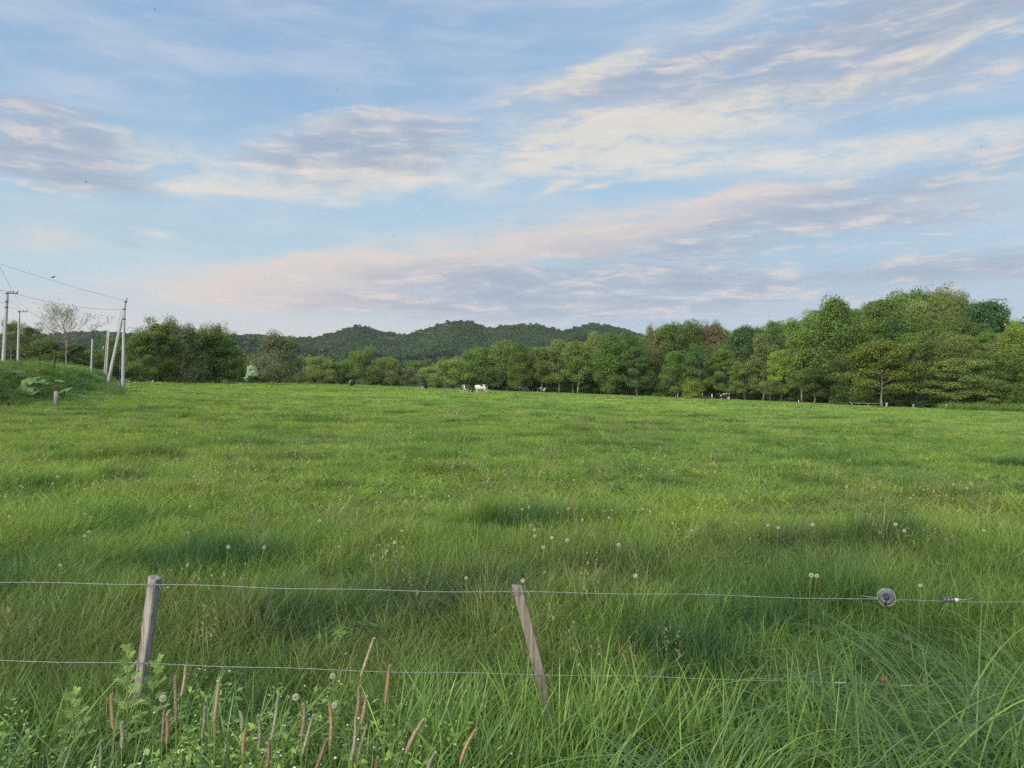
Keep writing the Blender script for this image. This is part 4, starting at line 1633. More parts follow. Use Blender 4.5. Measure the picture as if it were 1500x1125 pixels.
# lush clumps the photo shows: (column, row of its foot, half width in columns, height factor, darkness)
TUSS = [(490, 712, 42, 1.7, .9), (310, 822, 120, 1.35, .85), (178, 702, 42, 1.5, .75), (775, 775, 55, 1.4, .7), (1175, 800, 85, 1.35, .65), (1300, 795, 70, 1.4, .6), (590, 660, 40, 1.3, .5),
        (840, 668, 35, 1.3, .5), (1050, 672, 45, 1.4, .6), (1240, 660, 55, 1.4, .6), (305, 655, 30, 1.4, .6), (690, 635, 40, 1.3, .5), (230, 632, 35, 1.4, .6), (470, 640, 32, 1.4, .6), (1480, 670, 60, 1.4, .6),
        (980, 702, 28, 1.4, .7), (1400, 720, 70, 1.3, .6), (860, 612, 16, 1.6, .9), (700, 700, 40, 1.2, .35), (60, 660, 50, 1.3, .4), (130, 760, 60, 1.2, .3), (900, 830, 90, 1.1, .35), (640, 880, 160, 1.15, .5), (430, 915, 120, 1.2, .6), (1010, 960, 120, 1.15, .55), (1130, 915, 90, 1.2, .6)]
_tr2 = np.random.default_rng(99)
TXY = []
for (a, b, w, hf, dk) in TUSS:
    d = (EYE - .12) * F / (b - HY)
    TXY.append((*at(a, d), w / F * d * .85, max(w / F * d * .62, .35), hf, dk * .92))
for _ in range(2200):
    d = math.sqrt(_tr2.uniform(5 ** 2, 165 ** 2))
    px = _tr2.uniform(-300, 1800)
    if d < edge_d(px) - 2:
        w = _tr2.uniform(.3, 1.0) * (1 + d / 70)
        TXY.append((*at(px, d), w, w * _tr2.uniform(.4, .7), _tr2.uniform(1.15, 1.6), _tr2.uniform(.15, .6)))
TXY = np.array(TXY)


def tussock(x, y):
    """height factor and darkness of the lush clumps at each point"""
    hf, dk = np.ones_like(x), np.zeros_like(x)
    for (tx, ty, rx, ry, h, k) in TXY:
        sel = (np.abs(x - tx) < rx * 1.6) & (np.abs(y - ty) < ry * 1.6)
        if not sel.any():
            continue
        q = ((x[sel] - tx) / rx) ** 2 + ((y[sel] - ty) / ry) ** 2
        g = sstep(1.25 - q * (.55 + 1.1 * vnoise(x[sel] * 3.1, y[sel] * 3.1, 15)), 0.0, .75)
        hf[sel] = np.maximum(hf[sel], 1 + (h - 1) * g)
        dk[sel] = np.maximum(dk[sel], k * g)
    return hf, dk


def wedge(rng, d0, d1, density, px0=-330, px1=1830):
    n = int(density * (px1 - px0) / F * .5 * (d1 ** 2 - d0 ** 2))
    d = np.sqrt(rng.uniform(d0 ** 2, d1 ** 2, n))
    px = rng.uniform(px0, px1, n)
    return (px - 750) / F * d, d, px


def ground_cover_noise(x, y):
    big = fbm(x * .16, y * .22, 3, 61)
    mid = fbm(x * .8, y * .9, 3, 62)
    return big, mid


def build_grass():
    rng = np.random.default_rng(3)
    Z = []
    A = [tuft_mesh(100 + k, M_GRASS, n=36, radius=.12, h=(.35, 1.15), w=(.0036, .0080), lean=(.0, .38), segs=3, curl=(.12, .22, .45)[k % 3]) for k in range(6)]
    A += [tuft_mesh(106 + k, M_GRASS, n=30, radius=.15, h=(.45, 1.0), w=(.003, .0060), lean=(.1, .7), segs=4, curl=.75) for k in range(2)]
    B = [tuft_mesh(120 + k, M_GRASS, n=42, radius=.22, h=(.35, 1.15), w=(.007, .013), lean=(.0, .4), segs=2, curl=(.15, .3, .45)[k % 3]) for k in range(5)]
    Cc = [tuft_mesh(140 + k, M_GRASS, n=52, radius=.45, h=(.5, 1.15), w=(.016, .026), lean=(.05, .6), segs=2, curl=.5) for k in range(4)]
    Dd = [tuft_mesh(160 + k, M_GRASS, n=64, radius=1.0, h=(.5, 1.15), w=(.045, .075), lean=(.05, .6), segs=2, curl=.4) for k in range(4)]
    S = [stalk_mesh(180 + k) for k in range(3)]
    protos = A + B + Cc + Dd + S
    oA, oB, oC, oD, oS = 0, len(A), len(A) + len(B), len(A) + len(B) + len(Cc), len(A) + len(B) + len(Cc) + len(Dd)
    P, Rt, Sc, T, I = [], [], [], [], []
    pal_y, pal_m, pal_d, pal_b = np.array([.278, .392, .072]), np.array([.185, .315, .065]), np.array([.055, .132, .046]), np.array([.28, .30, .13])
    for (d0, d1, dens, off, cnt) in ((1.3, 9.5, 125, oA, len(A)), (9.5, 30, 32, oB, len(B)), (30, 78, 7.0, oC, len(Cc)), (78, 182, 1.7, oD, len(Dd))):
        x, y, px = wedge(rng, d0, d1, dens)
        keep = y < edge_d(px) + 4
        x, y, px = x[keep], y[keep], px[keep]
        hf, dk = tussock(x, y)
        big, mid = ground_cover_noise(x, y)
        lump = fbm(x * 2.3, y * 2.3, 2, 64)
        lump2 = fbm(x * .9, y * .7, 2, 65)
        h = (.07 + .12 * mid + .10 * lump + .22 * np.clip(lump2 - .42, 0, 1) + .08 * (big - .5)) * (1 + (hf - 1) * 2.1 * (.6 + .8 * lump))
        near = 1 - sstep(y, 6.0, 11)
        h = h * (1 + .18 * near)
        verge = 1 - sstep(y, 3.4, 4.2)
        h = np.where(y < 3.9, h * (1 - .30 * verge), h)
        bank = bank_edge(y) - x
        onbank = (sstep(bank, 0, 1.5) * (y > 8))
        h = h * (1 + 2.2 * onbank * fbm(x * .7, y * .7, 2, 88))
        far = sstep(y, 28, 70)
        h = h * (1 - .15 * far) * (1 - .22 * sstep(y, 6, 12))
        n = len(x)
        g = np.clip((mid - .5) * 2.0 + (big - .5) * 1.4 + (lump - .5) * 1.2 - np.clip(lump2 - .5, 0, 1) * 1.6 + .60 + rng.normal(0, .16, n), 0, 1)[:, None]
        col = (1 - g) * pal_m + g * pal_y
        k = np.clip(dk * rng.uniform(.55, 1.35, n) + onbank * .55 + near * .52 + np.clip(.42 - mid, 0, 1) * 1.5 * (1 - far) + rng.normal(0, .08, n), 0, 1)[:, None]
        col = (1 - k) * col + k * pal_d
        br = (sstep(fbm(x * .35, y * .4, 3, 70), .55, .72) * .42 * (rng.uniform(0, 1, n) < .6))[:, None]
        col = (1 - br) * col + br * pal_b * .8
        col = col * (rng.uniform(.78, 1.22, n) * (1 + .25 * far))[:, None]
        straw = (rng.uniform(0, 1, n) < .022)[:, None]
        col = np.where(straw, np.array([.40, .37, .19]), col)
        P.append(np.stack([x, y, ground_z(x, y)], -1))
        Rt.append(np.stack([rng.normal(0, .08, n), rng.normal(0, .08, n), rng.uniform(0, 6.28, n)], -1))
        s = .8 + .35 * rng.uniform(0, 1, n)
        hs = h * rng.uniform(.8, 1.25, n)
        Sc.append(np.stack([s, s, hs * 1.05], -1))
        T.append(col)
        ii = rng.integers(0, cnt, n)
        if off == oA:
            ii = np.where((dk > .35) & (rng.uniform(0, 1, n) < .6), rng.integers(6, 8, n), rng.integers(0, 6, n))
        I.append(ii + off)
    # flowering stems
    x, y, px = wedge(rng, 4.2, 34, .8)
    m = fbm(x * .35, y * .4, 3, 70)
    keep = (rng.uniform(0, 1, len(x)) < sstep(m, .44, .66))
    x, y = x[keep], y[keep]
    n = len(x)
    P.append(np.stack([x, y, ground_z(x, y)], -1))
    Rt.append(np.stack([rng.normal(0, .08, n), rng.normal(0, .08, n), rng.uniform(0, 6.28, n)], -1))
    s = rng.uniform(.75, 1.05, n)
    w = 1 + y / 12
    Sc.append(np.stack([np.ones(n), np.ones(n), s], -1))
    T.append(np.array([.30, .28, .16]) * rng.uniform(.7, 1.2, n)[:, None])
    I.append(rng.integers(0, len(S), n) + oS)
    P, Rt, Sc, T, I = map(np.concatenate, (P, Rt, Sc, T, I))
    print('grass clumps', len(P))
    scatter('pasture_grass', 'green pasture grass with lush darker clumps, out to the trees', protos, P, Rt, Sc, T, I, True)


build_grass()


def build_reeds():
    """tall broad-bladed grass on the verge: upright in the middle, arching on the right"""
    rng = np.random.default_rng(8)
    up = [tuft_mesh(300 + k, M_REED, n=15, radius=.10, h=(.55, 1.05), w=(.006, .011), lean=(.0, .35), segs=6, curl=.35) for k in range(4)]
    arch = [tuft_mesh(320 + k, M_REED, n=7, radius=.10, h=(.85, 1.40), w=(.005, .0095), lean=(.05, .5), segs=12, curl=2.3) for k in range(5)]
    P, Rt, Sc, T, I = [], [], [], [], []

    def put(n, px, d, lo, hi, protos0, cnt, col, jit=.2):
        px_ = rng.uniform(*px, n)
        d_ = rng.uniform(*d, n)
        x, y = (px_ - 750) / F * d_, d_
        P.append(np.stack([x, y, ground_z(x, y)], -1))
        Rt.append(np.stack([rng.normal(0, .06, n), rng.normal(0, .06, n), rng.uniform(0, 6.28, n)], -1))
        s = rng.uniform(lo, hi, n)
        Sc.append(np.stack([np.ones(n), np.ones(n), s], -1))
        c = np.array(col)[rng.integers(0, len(col), n)] * rng.uniform(1 - jit, 1 + jit, n)[:, None]
        T.append(c)
        I.append(rng.integers(protos0, protos0 + cnt, n))
    yel, grn, blu = (.170, .285, .058), (.135, .240, .052), (.130, .225, .078)
    put(150, (560, 1250), (2.9, 3.7), .38, .64, 0, 4, [yel, yel, grn])
    put(60, (300, 700), (2.6, 3.5), .35, .62, 0, 4, [yel, grn, blu])
    put(75, (-200, 330), (2.6, 3.6), .32, .52, 0, 4, [grn, blu])
    put(45, (1180, 1800), (2.7, 3.6), .34, .55, 0, 4, [grn, blu, yel])
    put(150, (1220, 1800), (2.6, 3.5), .62, 1.0, 4, 5, [grn, blu, blu])
    put(75, (1350, 1800), (2.35, 3.1), .85, 1.10, 4, 5, [grn, blu])
    put(45, (560, 1300), (2.7, 3.4), .42, .68, 4, 5, [grn, blu])
    P_, R_, S_, T_, I_ = map(np.concatenate, (P, Rt, Sc, T, I))
    scatter('tall_grass', 'tall arching broad-bladed grass on the verge in front of the fence', up + arch, P_, R_, S_, T_, I_, True)


build_reeds()


# the weeping tussock of fine blue-green blades at the verge
def weeping_tussock(px, d, label, n, h, seed, col):
    rng = np.random.default_rng(seed)
    x, y = at(px, d)
    v, f4, f3, n = blades(rng, n, .12, h, (.004, .0075), (.15, .6), 11, 2.1)
    me = mesh_np('blades', v, [f4, f3], [plain_leaf('tussock_blade', col, .7, 1.35, 14, .3, .42)])
    t = thing('grass_tussock', label, 'grass tussock', (x, y, gz(x, y)), rng.uniform(0, 6))
    link('blades', me, t)
    return t


weeping_tussock(1035, 2.75, 'weeping tussock of fine blue-green blades between the tilted post and the reeds', 420, (.55, 1.0), 41, (.15, .255, .115))
weeping_tussock(1130, 2.6, 'smaller weeping blue-green tussock beside the big weeping one', 220, (.45, .85), 42, (.14, .24, .105))


# low flowering weeds
def build_weeds():
    rng = np.random.default_rng(17)
    m_leaf = tint_mat('weed_leaf', .3, .55, .25)
    m_flw = plain_leaf('tiny_flower', (.78, .80, .74), .9, 1.1, 30, .3)
    protos = []
    for k in range(5):
        r = np.random.default_rng(400 + k)
        n = 110
        a, q = r.uniform(0, 6.28, n), r.uniform(0, 1, n)
        rad = .13 * np.sqrt(r.uniform(0, 1, n))
        c = np.stack([rad * np.cos(a), rad * np.sin(a), .05 + .42 * q * (1 - (rad / .2) ** 2)], -1)
        v, f = rhombs(r, c, r.normal(size=(n, 3)) * .5 + (0, 0, 1), .030, .013)
        nf = 4
        a, q = r.uniform(0, 6.28, nf), r.uniform(.75, 1.1, nf)
        rad = .13 * np.sqrt(r.uniform(0, 1, nf))
        c2 = np.stack([rad * np.cos(a), rad * np.sin(a), .05 + .46 * q * (1 - (rad / .22) ** 2)], -1)
        v2, f2 = rhombs(r, c2, r.normal(size=(nf, 3)) * .4 + (0, -.4, 1), .0085, .0085)
        mb = MB()
        for j in range(9):
            e = c[r.integers(0, n)]
            mb.tube([(e[0] * .4, e[1] * .4, -.02), e * (.8, .8, .6), e], .0012, 3, False)
        v3 = np.concatenate(mb.v)
        f3 = np.concatenate(mb.f4)
        vv = np.concatenate([v, v2, v3])
        ff = np.concatenate([f, f2 + len(v), f3 + len(v) + len(v2)])
        mi = np.concatenate([np.zeros(len(f), int), np.ones(len(f2), int), np.zeros(len(f3), int)])
        me = mesh_np('weed', vv, [ff], [m_leaf, m_flw], False, mi)
        face_rnd(me, r)
        protos.append(me)
    x, y, px = wedge(rng, 1.5, 3.75, 95, -200, 760)
    n = len(x)
    keep = rng.uniform(0, 1, n) < np.where(px < 420, .72, np.where(px < 650, .45, .2)) * (fbm(x * 2.2, y * 2.2, 2, 12) > .40) * sstep(-y, -3.8, -3.2)
    x, y = x[keep], y[keep]
    n = len(x)
    s = rng.uniform(.8, 1.5, n)
    hz = rng.uniform(.55, 1.25, n)
    T = np.array([.20, .31, .085]) * rng.uniform(.7, 1.3, n)[:, None]
    scatter('flowering_weeds', 'low weeds dotted with tiny white flowers at the foot of the fence', protos, np.stack([x, y, ground_z(x, y)], -1),
            np.stack([rng.normal(0, .15, n), rng.normal(0, .15, n), rng.uniform(0, 6.28, n)], -1), np.stack([s, s, hz], -1), T, rng.integers(0, 5, n), True)
    # rosettes of broad leaves in the turf
    bl = []
    for k in range(4):
        r = np.random.default_rng(460 + k)
        n = 26
        a = r.uniform(0, 6.28, n)
        q = r.uniform(.25, 1, n)
        c = np.stack([.13 * q * np.cos(a), .13 * q * np.sin(a), .30 - .14 * q + r.normal(0, .04, n)], -1)
        v, f = rhombs(r, c, np.stack([np.cos(a) * .7, np.sin(a) * .7, np.full(n, .8)], -1), .06, .024)
        me = mesh_np('rosette', v, [f], [m_leaf])
        face_rnd(me, r)
        bl.append(me)
    x, y, px = wedge(rng, 3.9, 26, 3.2)
    keep = fbm(x * .6, y * .6, 3, 19) > .52
    x, y = x[keep], y[keep]
    n = len(x)
    s = rng.uniform(.8, 1.5, n)
    T = np.array([.115, .205, .055]) * rng.uniform(.6, 1.2, n)[:, None]
    scatter('broad_leaved_weeds', 'patches of broad-leaved weeds growing through the pasture grass', bl, np.stack([x, y, ground_z(x, y)], -1),
            np.stack([rng.normal(0, .15, n), rng.normal(0, .15, n), rng.uniform(0, 6.28, n)], -1), np.stack([s, s, rng.uniform(.3, .8, n)], -1), T, rng.integers(0, 4, n), True)
    # a patch of white-flowered herbs round the strut pole and along the bank
    n = 170
    px = np.concatenate([rng.uniform(150, 182, 120), rng.uniform(0, 150, 50)])
    d = np.concatenate([rng.uniform(48, 59, 120), rng.uniform(36, 48, 50)])
    x, y = (px - 750) / F * d, d
    s = rng.uniform(1.2, 2.2, n)
    T = np.array([.13, .22, .07]) * rng.uniform(.7, 1.3, n)[:, None]
    scatter('bank_weeds', 'leafy weeds with pale flowers growing over the bank', protos, np.stack([x, y, ground_z(x, y)], -1),
            np.stack([np.zeros(n), np.zeros(n), rng.uniform(0, 6.28, n)], -1), np.stack([s, s, s * .8], -1), T, rng.integers(0, 5, n), True)
    # coarse weeds in front of the near corner of the wood
    n = 900
    px = rng.uniform(1385, 1800, n)
    d = edge_d(px) - 4 + rng.uniform(-2.5, 3.0, n)
    x, y = (px - 750) / F * d, d
    s = rng.uniform(2.0, 4.0, n)
    T = np.array([.17, .26, .055]) * rng.uniform(.7, 1.3, n)[:, None]
    scatter('rank_weeds', 'rank green weeds in front of the near corner of the wood', protos[:2] + [tuft_mesh(500, M_GRASS, n=40, radius=.2, h=(.3, .6), w=(.012, .02), segs=3, curl=.7)], np.stack([x, y, ground_z(x, y)], -1),
            np.stack([np.zeros(n), np.zeros(n), rng.uniform(0, 6.28, n)], -1), np.stack([s, s, s * .75], -1), T, rng.integers(0, 3, n), True)


build_weeds()


# ------------------------------------------------------------------ dandelion clocks
def build_dandelions():
    rng = np.random.default_rng(23)
    m_head = plain_leaf('seed_fluff', (.66, .66, .62), .92, 1.06, 30, .35, .8)
    v, f = [], []
    k = 0
    for i in range(120):
        z = 1 - 2 * (i + .5) / 120
        a = i * 2.39996
        u = np.array([math.sqrt(1 - z * z) * math.cos(a), math.sqrt(1 - z * z) * math.sin(a), z])
        t = np.cross(u, [.3, .5, .8])
        t /= np.linalg.norm(t)
        b = np.cross(u, t)
        c = u * .0165
        for q in range(3):
            w = t * math.cos(q * 1.05) + b * math.sin(q * 1.05)
            v += [c - w * .0042 + u * .002, c + u * -.001, c + w * .0042 + u * .002]
            f.append((k, k + 1, k + 2))
            k += 3
        v += [u * .003, c + t * .0004, c - t * .0004]
        f.append((k, k + 1, k + 2))
        k += 3
    head = mesh_np('seed_head', np.array(v), [np.array(f)], [m_head])
    mb = MB()
    mb.ball((0, 0, 0), .0042, 8, 6)
    core = mb.mesh('seed_core', plain_leaf('seed_core', (.16, .14, .08), .8, 1.2, 30, .1))
    stems = []
    for s in range(4):
        mb = MB()
        bx, by = rng.normal(0, .10, 2)
        q = np.linspace(0, 1, 7)
        mb.tube(np.stack([bx * (q - 1) * (1 - q) * -1.0 * 1 - bx * (1 - q), -by * (1 - q), q * 1.0 - 1.0], -1), .0021, 5)
        stems.append(mb.mesh('stem', M_STALK))
    known = [(387, 802, 'dandelion clock over the dark lush patch behind the leaning pale post'), (578, 795, 'lone dandelion clock midway between the two posts, well back in the pasture'),
             (783, 777, 'dandelion clock just below the one on the dark tuft beyond the tilted post'), (796, 802, 'dandelion clock directly behind the top of the tilted post, nearest of three'), (765, 746, 'dandelion clock on the dark tuft behind the tilted post, farthest of three'),
             (88, 828, 'dandelion clock just above the upper strand near the edge of the view'), (13, 757, 'dandelion clock at the very edge of the pasture view, beyond the upper strand'), (931, 844, 'dandelion clock just above the upper strand between tilted post and spool'),
             (1189, 843, 'inner one of a touching pair of dandelion clocks near the wire spool'), (1197, 844, 'outer one of a touching pair of dandelion clocks near the wire spool'), (1349, 858, 'dandelion clock between the wire spool and the reel insulator'),
             (278, 742, 'dandelion clock beyond the lush patch, facing the leaning pale post'), (321, 744, 'tall-stemmed dandelion clock beside the lush patch in the pasture'), (487, 991, 'half-blown dandelion clock below the lower strand among the foxtails'),
             (489, 1034, 'dandelion clock under the half-blown one among the foxtails'), (433, 1022, 'dandelion clock low among weeds beside a grey foxtail'), (238, 1024, 'pale dandelion clock at the foot of the leaning pale post'), (766, 851, 'dandelion clock just over the top of the tilted post'), (683, 847, 'small dandelion clock on the upper strand line near the tilted post')]
    spots = []
    for px, py, lab in known:
        d = 3.2 if py > 980 else None
        spots.append((px, py, lab, d))
    clus = [(300, 678, 70, 14), (560, 672, 90, 14), (90, 640, 90, 14), (640, 680, 60, 18), (1060, 672, 60, 16), (1110, 690, 50, 22), (180, 655, 120, 20), (440, 690, 160, 24), (880, 676, 120, 16), (1240, 690, 150, 26), (980, 745, 60, 10), (600, 725, 70, 16), (60, 700, 70, 14), (1400, 720, 90, 22), (760, 690, 200, 26), (320, 660, 200, 14), (1200, 660, 200, 12), (700, 630, 260, 10), (300, 640, 250, 12)]
    while len(spots) < 285:
        c = clus[rng.integers(0, len(clus))]
        px, py = c[0] + rng.normal() * c[2], c[1] + rng.normal() * c[3]
        if rng.uniform() < .5:
            px, py = rng.uniform(0, 1500), 612 + 190 * rng.uniform() ** 2.0
        if -10 < px < 1510 and 612 < py < 840:
            spots.append((px, py, 'white dandelion clock standing in the pasture grass well beyond the wire fence', None))
    for px, py, lab, d in spots:
        if d is None:
            d = 10.0
            for _ in range(12):
                x, y = at(px, d)
                zt = gz(x, y) + .42 + .18 * (1 - float(sstep(y, 6, 11)))
                d = (EYE - zt) * F / (py - HY)
        x, y = at(px, d)
        g = gz(x, y)
        zt = z_at(py, d)
        t = thing('dandelion_clock', lab, 'dandelion', (x, y, g), 0, 'dandelion clocks in the grass')
        s = rng.uniform(.50, .85) * (1.0 if y < 7 else .80 + min(.55, (y - 7) * .03))
        h = link('seed_head', head, t)
        h.location = (0, 0, zt - g)
        h.scale = (s, s, s * .95)
        h.rotation_euler = (rng.normal(0, .4), rng.normal(0, .4), rng.uniform(0, 6))
        if y < 9:
            cobj = link('seed_core', core, h)
        st = link('stem', stems[rng.integers(0, 4)], t)
        st.location = (0, 0, zt - g)
        st.scale = (zt - g, zt - g, zt - g)
        st.scale = (1.0, 1.0, zt - g)
        st.rotation_euler = (0, 0, rng.uniform(0, 6))


build_dandelions()


# ------------------------------------------------------------------ foxtail grass heads
def build_foxtails():
    rng = np.random.default_rng(31)
    mats = {k: plain_leaf('foxtail_' + k, c, .65, 1.35, 160, .2, .7) for k, c in dict(
        tan=(.50, .44, .32), orange=(.48, .36, .24), purple=(.34, .30, .26), grey=(.40, .42, .33), red=(.42, .33, .255), green=(.31, .36, .25)).items()}
    L = [((271, 976), (265, 1020), 'tan', 'tan foxtail head with its tip leaning towards the tilted post, tallest beside the leaning post'), ((256, 993), (257, 1056), 'purple', 'purplish foxtail head touching the tall tan one beside the leaning post'),
         ((240, 1037), (236, 1088), 'purple', 'purplish foxtail head below the leaning post, with an orange one at its side'), ((243, 1050), (243, 1091), 'orange', 'orange foxtail head half behind a purplish one below the leaning post'),
         ((162, 1019), (165, 1069), 'orange', 'bright orange foxtail head standing alone under the mugwort'), ((176, 1061), (177, 1097), 'grey', 'thin grey foxtail head beside the lone bright orange one'), ((146, 1088), (145, 1127), 'green', 'grey-green foxtail head rising from the bottom edge in the flowering weeds'),
         ((321, 995), (313, 1058), 'tan', 'tall greyish tan foxtail head of the pair midway between leaning post and reddish head'), ((318, 1026), (314, 1080), 'tan', 'lower tan foxtail head of the same pair, leaning on the tall one'), ((299, 1037), (295, 1083), 'grey', 'slim dark grey foxtail head just beside the tan pair'),
         ((351, 1045), (353, 1072), 'grey', 'short grey foxtail head between the tan pair and a brown head'), ((360, 1069), (355, 1107), 'orange', 'brownish orange foxtail head under the short grey one'), ((377, 1050), (379, 1092), 'grey', 'grey foxtail head with a blunt tip next to the pale tall one'),
         ((547, 936), (528, 992), 'tan', 'straw-coloured foxtail head reaching above the lower strand, tallest of all'), ((570, 977), (564, 1031), 'orange', 'pinkish orange foxtail head at the lower strand beside the tallest head'), ((525, 1008), (522, 1053), 'red', 'reddish foxtail head right below the tallest head'),
         ((536, 1022), (529, 1061), 'tan', 'tan foxtail head crossing in front of the reddish one below the tallest head'), ((520, 1053), (514, 1115), 'grey', 'long grey foxtail head under the reddish one'), ((536, 1065), (523, 1115), 'grey', 'grey foxtail head slanting beside the long grey one'),
         ((445, 1031), (441, 1080), 'red', 'red-brown foxtail head between two grey slanting heads'), ((407, 1018), (398, 1080), 'grey', 'pale grey tall foxtail head beside the red-brown one'), ((458, 1049), (441, 1110), 'grey', 'grey foxtail head slanting across the red-brown one'),
         ((482, 1031), (483, 1094), 'orange', 'thick brownish orange foxtail head below the dandelion clocks'), ((477, 1085), (461, 1130), 'purple', 'dark purplish foxtail head at the bottom edge under the thick brownish one'), ((619, 1056), (594, 1105), 'tan', 'greenish tan foxtail head slanting on its own between the tallest head and the tilted post'),
         ((695, 1072), (674, 1119), 'orange', 'bright orange slanting foxtail head nearest the tilted post'), ((553, 1112), (551, 1140), 'orange', 'orange foxtail tip at the bottom edge below the grey slanting head'), ((636, 1105), (624, 1135), 'grey', 'grey foxtail tip at the bottom edge below the greenish tan one'),
         ((394, 1084), (390, 1130), 'red', 'brown foxtail head at the bottom edge under the pale grey tall one')]
    for (tp, bp, col, lab) in L:
        d = 2.42 + rng.uniform(-.12, .22)
        t3, b3 = w3(*tp, d), w3(*bp, d + rng.uniform(-.02, .02))
        ln = b3 - t3
        gx = b3[0] + ln[0] * 2.2 * rng.uniform(.5, 1.2)
        gy = d + rng.normal(0, .05)
        root = thing('foxtail', lab, 'foxtail grass', (gx, gy, gz(gx, gy)), 0, 'foxtail heads on the verge')
        off = np.array(root.location)
        m = MB()
        q = np.linspace(0, 1, 9)[:, None]
        p0, p1, p2 = off, b3 - np.array([0, 0, .25]) + ln * .4, b3
        m.tube((1 - q) ** 2 * p0 + 2 * q * (1 - q) * p1 + q ** 2 * p2 - off, np.linspace(.0022, .0014, 9), 6)
        m.build('stem', M_STALK, root)
        m = MB()
        q = np.linspace(0, 1, 14)
        bend = rng.uniform(-.005, .005)
        pts = b3 + (t3 - b3) * q[:, None] + np.array([bend, .004, 0]) * np.sin(q * math.pi)[:, None] - off
        rad = .0048 * np.clip(np.sin(np.clip(q * .86 + .12, 0, 1) * math.pi), .12, 1) ** .42
        m.tube(pts, rad, 10)
        ax = (t3 - b3) / np.linalg.norm(t3 - b3)
        for j in range(620):
            qq = rng.uniform(.02, .99)
            c = np.array([np.interp(qq, q, pts[:, k]) for k in range(3)])
            u = rng.normal(size=3)
            u -= ax * (u @ ax)
            u /= np.linalg.norm(u)
            r = np.interp(qq, q, rad)
            s = np.cross(u, ax) * .0011
            base = c + u * r * .85
            tip = base + u * .0042 + ax * .0085 * rng.uniform(.6, 1.3)
            m.add([base - s, base + s, tip], [(0, 1, 2)])
        m.build('seed_head', mats[col], root)
        # one or two blades along the stem
        m = MB()
        for _ in range(2):
            qq = rng.uniform(.25, .7)
            b = (p0 + (p2 - p0) * qq) - off
            a = rng.uniform(0, 6.28)
            Lb = rng.uniform(.12, .22)
            dv = np.array([math.cos(a), math.sin(a), 0])
            sd = np.array([-math.sin(a), math.cos(a), 0]) * .003
            vv = []
            for t in np.linspace(0, 1, 6):
                c = b + dv * Lb * (t * .8) + np.array([0, 0, Lb * (t * .9 - .75 * t * t)])
                vv += [c - sd * (1 - t), c + sd * (1 - t) + (1e-5, 0, 0)]
            m.add(vv, (), [(2 * k, 2 * k + 1, 2 * k + 3, 2 * k + 2) for k in range(5)])
        m.build('leaf', M_STALK, root)


build_foxtails()


# ------------------------------------------------------------------ mugwort and butterbur
M_MUG = plain_leaf('mugwort_leaf', (.27, .39, .14), .8, 1.2, 25, .3)


def mugwort(px, d, top_py, label, seed, lush=1.0):
    rng = np.random.default_rng(seed)
    x, y = at(px, d)
    g = gz(x, y)
    H = z_at(top_py, d) - g
    root = thing('mugwort_plant', label, 'mugwort', (x, y, g), rng.uniform(0, 6), 'mugwort plants at the pale post')
    m = MB()
    q = np.linspace(0, 1, 9)
    m.tube(np.stack([.02 * np.sin(q * 3), .015 * q, q * (H - .05)], -1), np.linspace(.0042, .002, 9), 7)
    m.build('stem', M_STALK, root)
    nl = int(26 * lush)
    for i in range(nl):
        t = .30 + .70 * (i / (nl - 1)) ** .8
        a = i * 2.4
        L = (.125 - .05 * t) * rng.uniform(.85, 1.15)
        el = .30 + .95 * t ** 2
        b = np.array([.02 * math.sin(t * 3), .015 * t, t * (H - .05)])
        dv = np.array([math.cos(a) * math.cos(el), math.sin(a) * math.cos(el), math.sin(el)])
        sd = np.array([-math.sin(a), math.cos(a), 0])
        up = np.cross(dv, sd)
        m = MB()

        def lobe(o, dr, ln, w):
            vv = []
            for k, (s, ww) in enumerate(((0, .25), (.3, .8), (.6, 1.0), (.85, .5), (1, 0.02))):
                n = np.cross(dr, up)
                c = o + dr * ln * s - up * 0 - np.array([0, 0, ln * .25 * s * s])
                vv += [c - n * w * ww, c + n * w * ww]
            m.add(vv, (), [(2 * k, 2 * k + 1, 2 * k + 3, 2 * k + 2) for k in range(4)])
        lobe(b, dv, L, L * .042)
        for s, k in ((.35, .45), (.5, .55), (.66, .48), (.8, .34)):
            for sg in (-1, 1):
                dr = dv * .75 + sd * sg * .7
                dr /= np.linalg.norm(dr)
                lobe(b + dv * L * s - np.array([0, 0, L * .25 * s * s]), dr, L * k, L * .034)
        m.build('leaf', M_MUG, root)


mugwort(180, 3.45, 948, 'tallest mugwort plant in front of the leaning pale post', 51, 1.2)
mugwort(228, 3.55, 962, 'mugwort plant close against the far side of the leaning pale post', 52)
mugwort(100, 3.4, 1012, 'shorter mugwort plant standing apart in the flowering weeds', 53)

M_BUTTER = plain_leaf('butterbur_leaf', (.15, .245, .095), .85, 1.15, 3, .3)


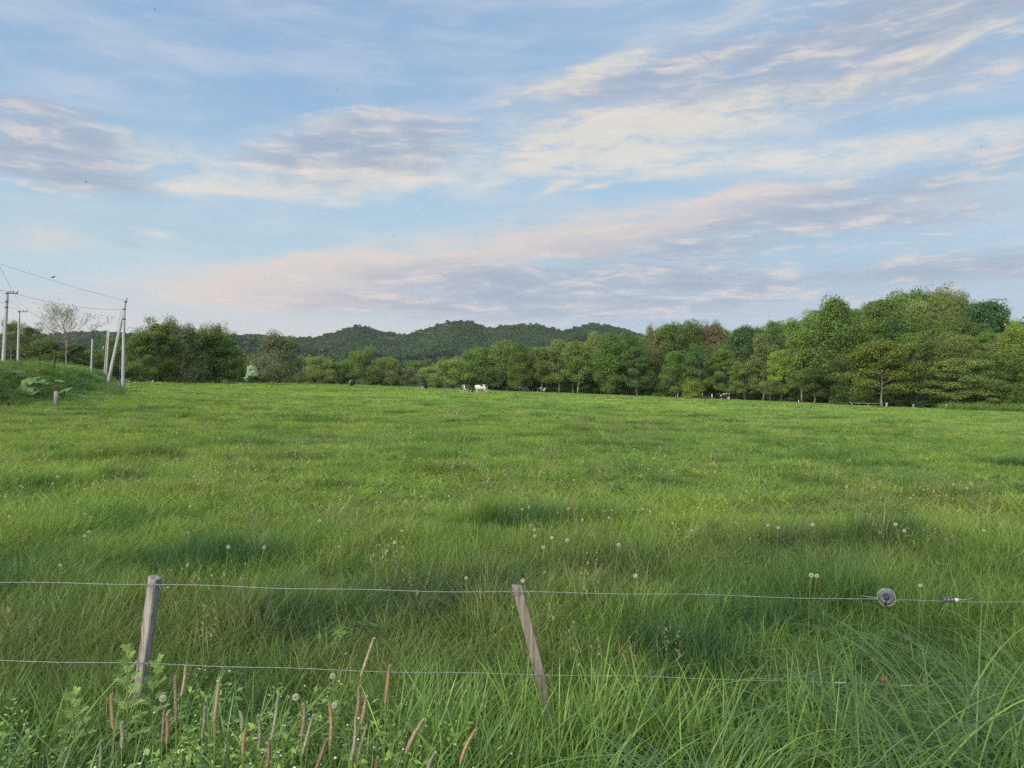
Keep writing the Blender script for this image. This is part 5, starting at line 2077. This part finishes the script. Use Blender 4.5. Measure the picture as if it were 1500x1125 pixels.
def butterbur(px, d, leaves, label, seed):
    rng = np.random.default_rng(seed)
    x, y = at(px, d)
    g = gz(x, y)
    root = thing('butterbur_plant', label, 'butterbur', (x, y, g), 0, 'butterbur plants on the bank')
    for (lx, ly, w, tilt) in leaves:
        c = w3(lx, ly, d - .4) - np.array(root.location)
        c[2] = max(c[2], .25)
        r = w / F * d / 2
        m = MB()
        v = [(0, 0, 0)]
        n = 28
        for ring, rr in ((1, .5), (2, 1.0)):
            for k in range(n):
                a = 2 * math.pi * k / n
                q = r * rr * (1 + .05 * math.sin(a * 7) * rr) * (1 - .55 * math.exp(-((a - math.pi) / .25) ** 2))
                v.append((q * math.cos(a), q * math.sin(a) * .95, .10 * r * rr * math.sin(a * 5) - .16 * r * rr * rr))
        v = np.array(v)
        f3 = [(0, 1 + k, 1 + (k + 1) % n) for k in range(n)]
        f4 = [(1 + k, 1 + n + k, 1 + n + (k + 1) % n, 1 + (k + 1) % n) for k in range(n)]
        Rm = np.array(Matrix.Rotation(tilt, 3, 'X') @ Matrix.Rotation(rng.uniform(-.25, .25), 3, 'Y') @ Matrix.Rotation(rng.uniform(0, 6), 3, 'Z'))
        m.add(v @ Rm.T + c, f3, f4)
        lf = m.build('leaf', M_BUTTER, root)
        m = MB()
        m.tube([(0, 0, -.1), c * .5 + (0, .05, 0), c], .022, 6)
        m.build('leaf_stalk', M_STALK, lf)


butterbur(18, 41.5, [(14, 545, 26, .18), (26, 543, 20, .1), (2, 543, 20, .15)], 'butterbur with big flat leaves on the bank crest below the nearer crossarm pole', 61)
butterbur(39, 39.5, [(38, 567, 27, .85), (42, 557, 20, .5), (46, 581, 20, .55)], 'butterbur with three large leaves facing the pasture, lowest on the bank', 62)
butterbur(58, 41.0, [(58, 557, 18, .35), (51, 553, 14, .3), (66, 561, 12, .3)], 'butterbur with small dark-edged leaves halfway up the bank', 63)
butterbur(90, 41.5, [(88, 557, 14, .15), (96, 570, 18, .35)], 'butterbur with two leaves above and beside the squat grey post', 64)
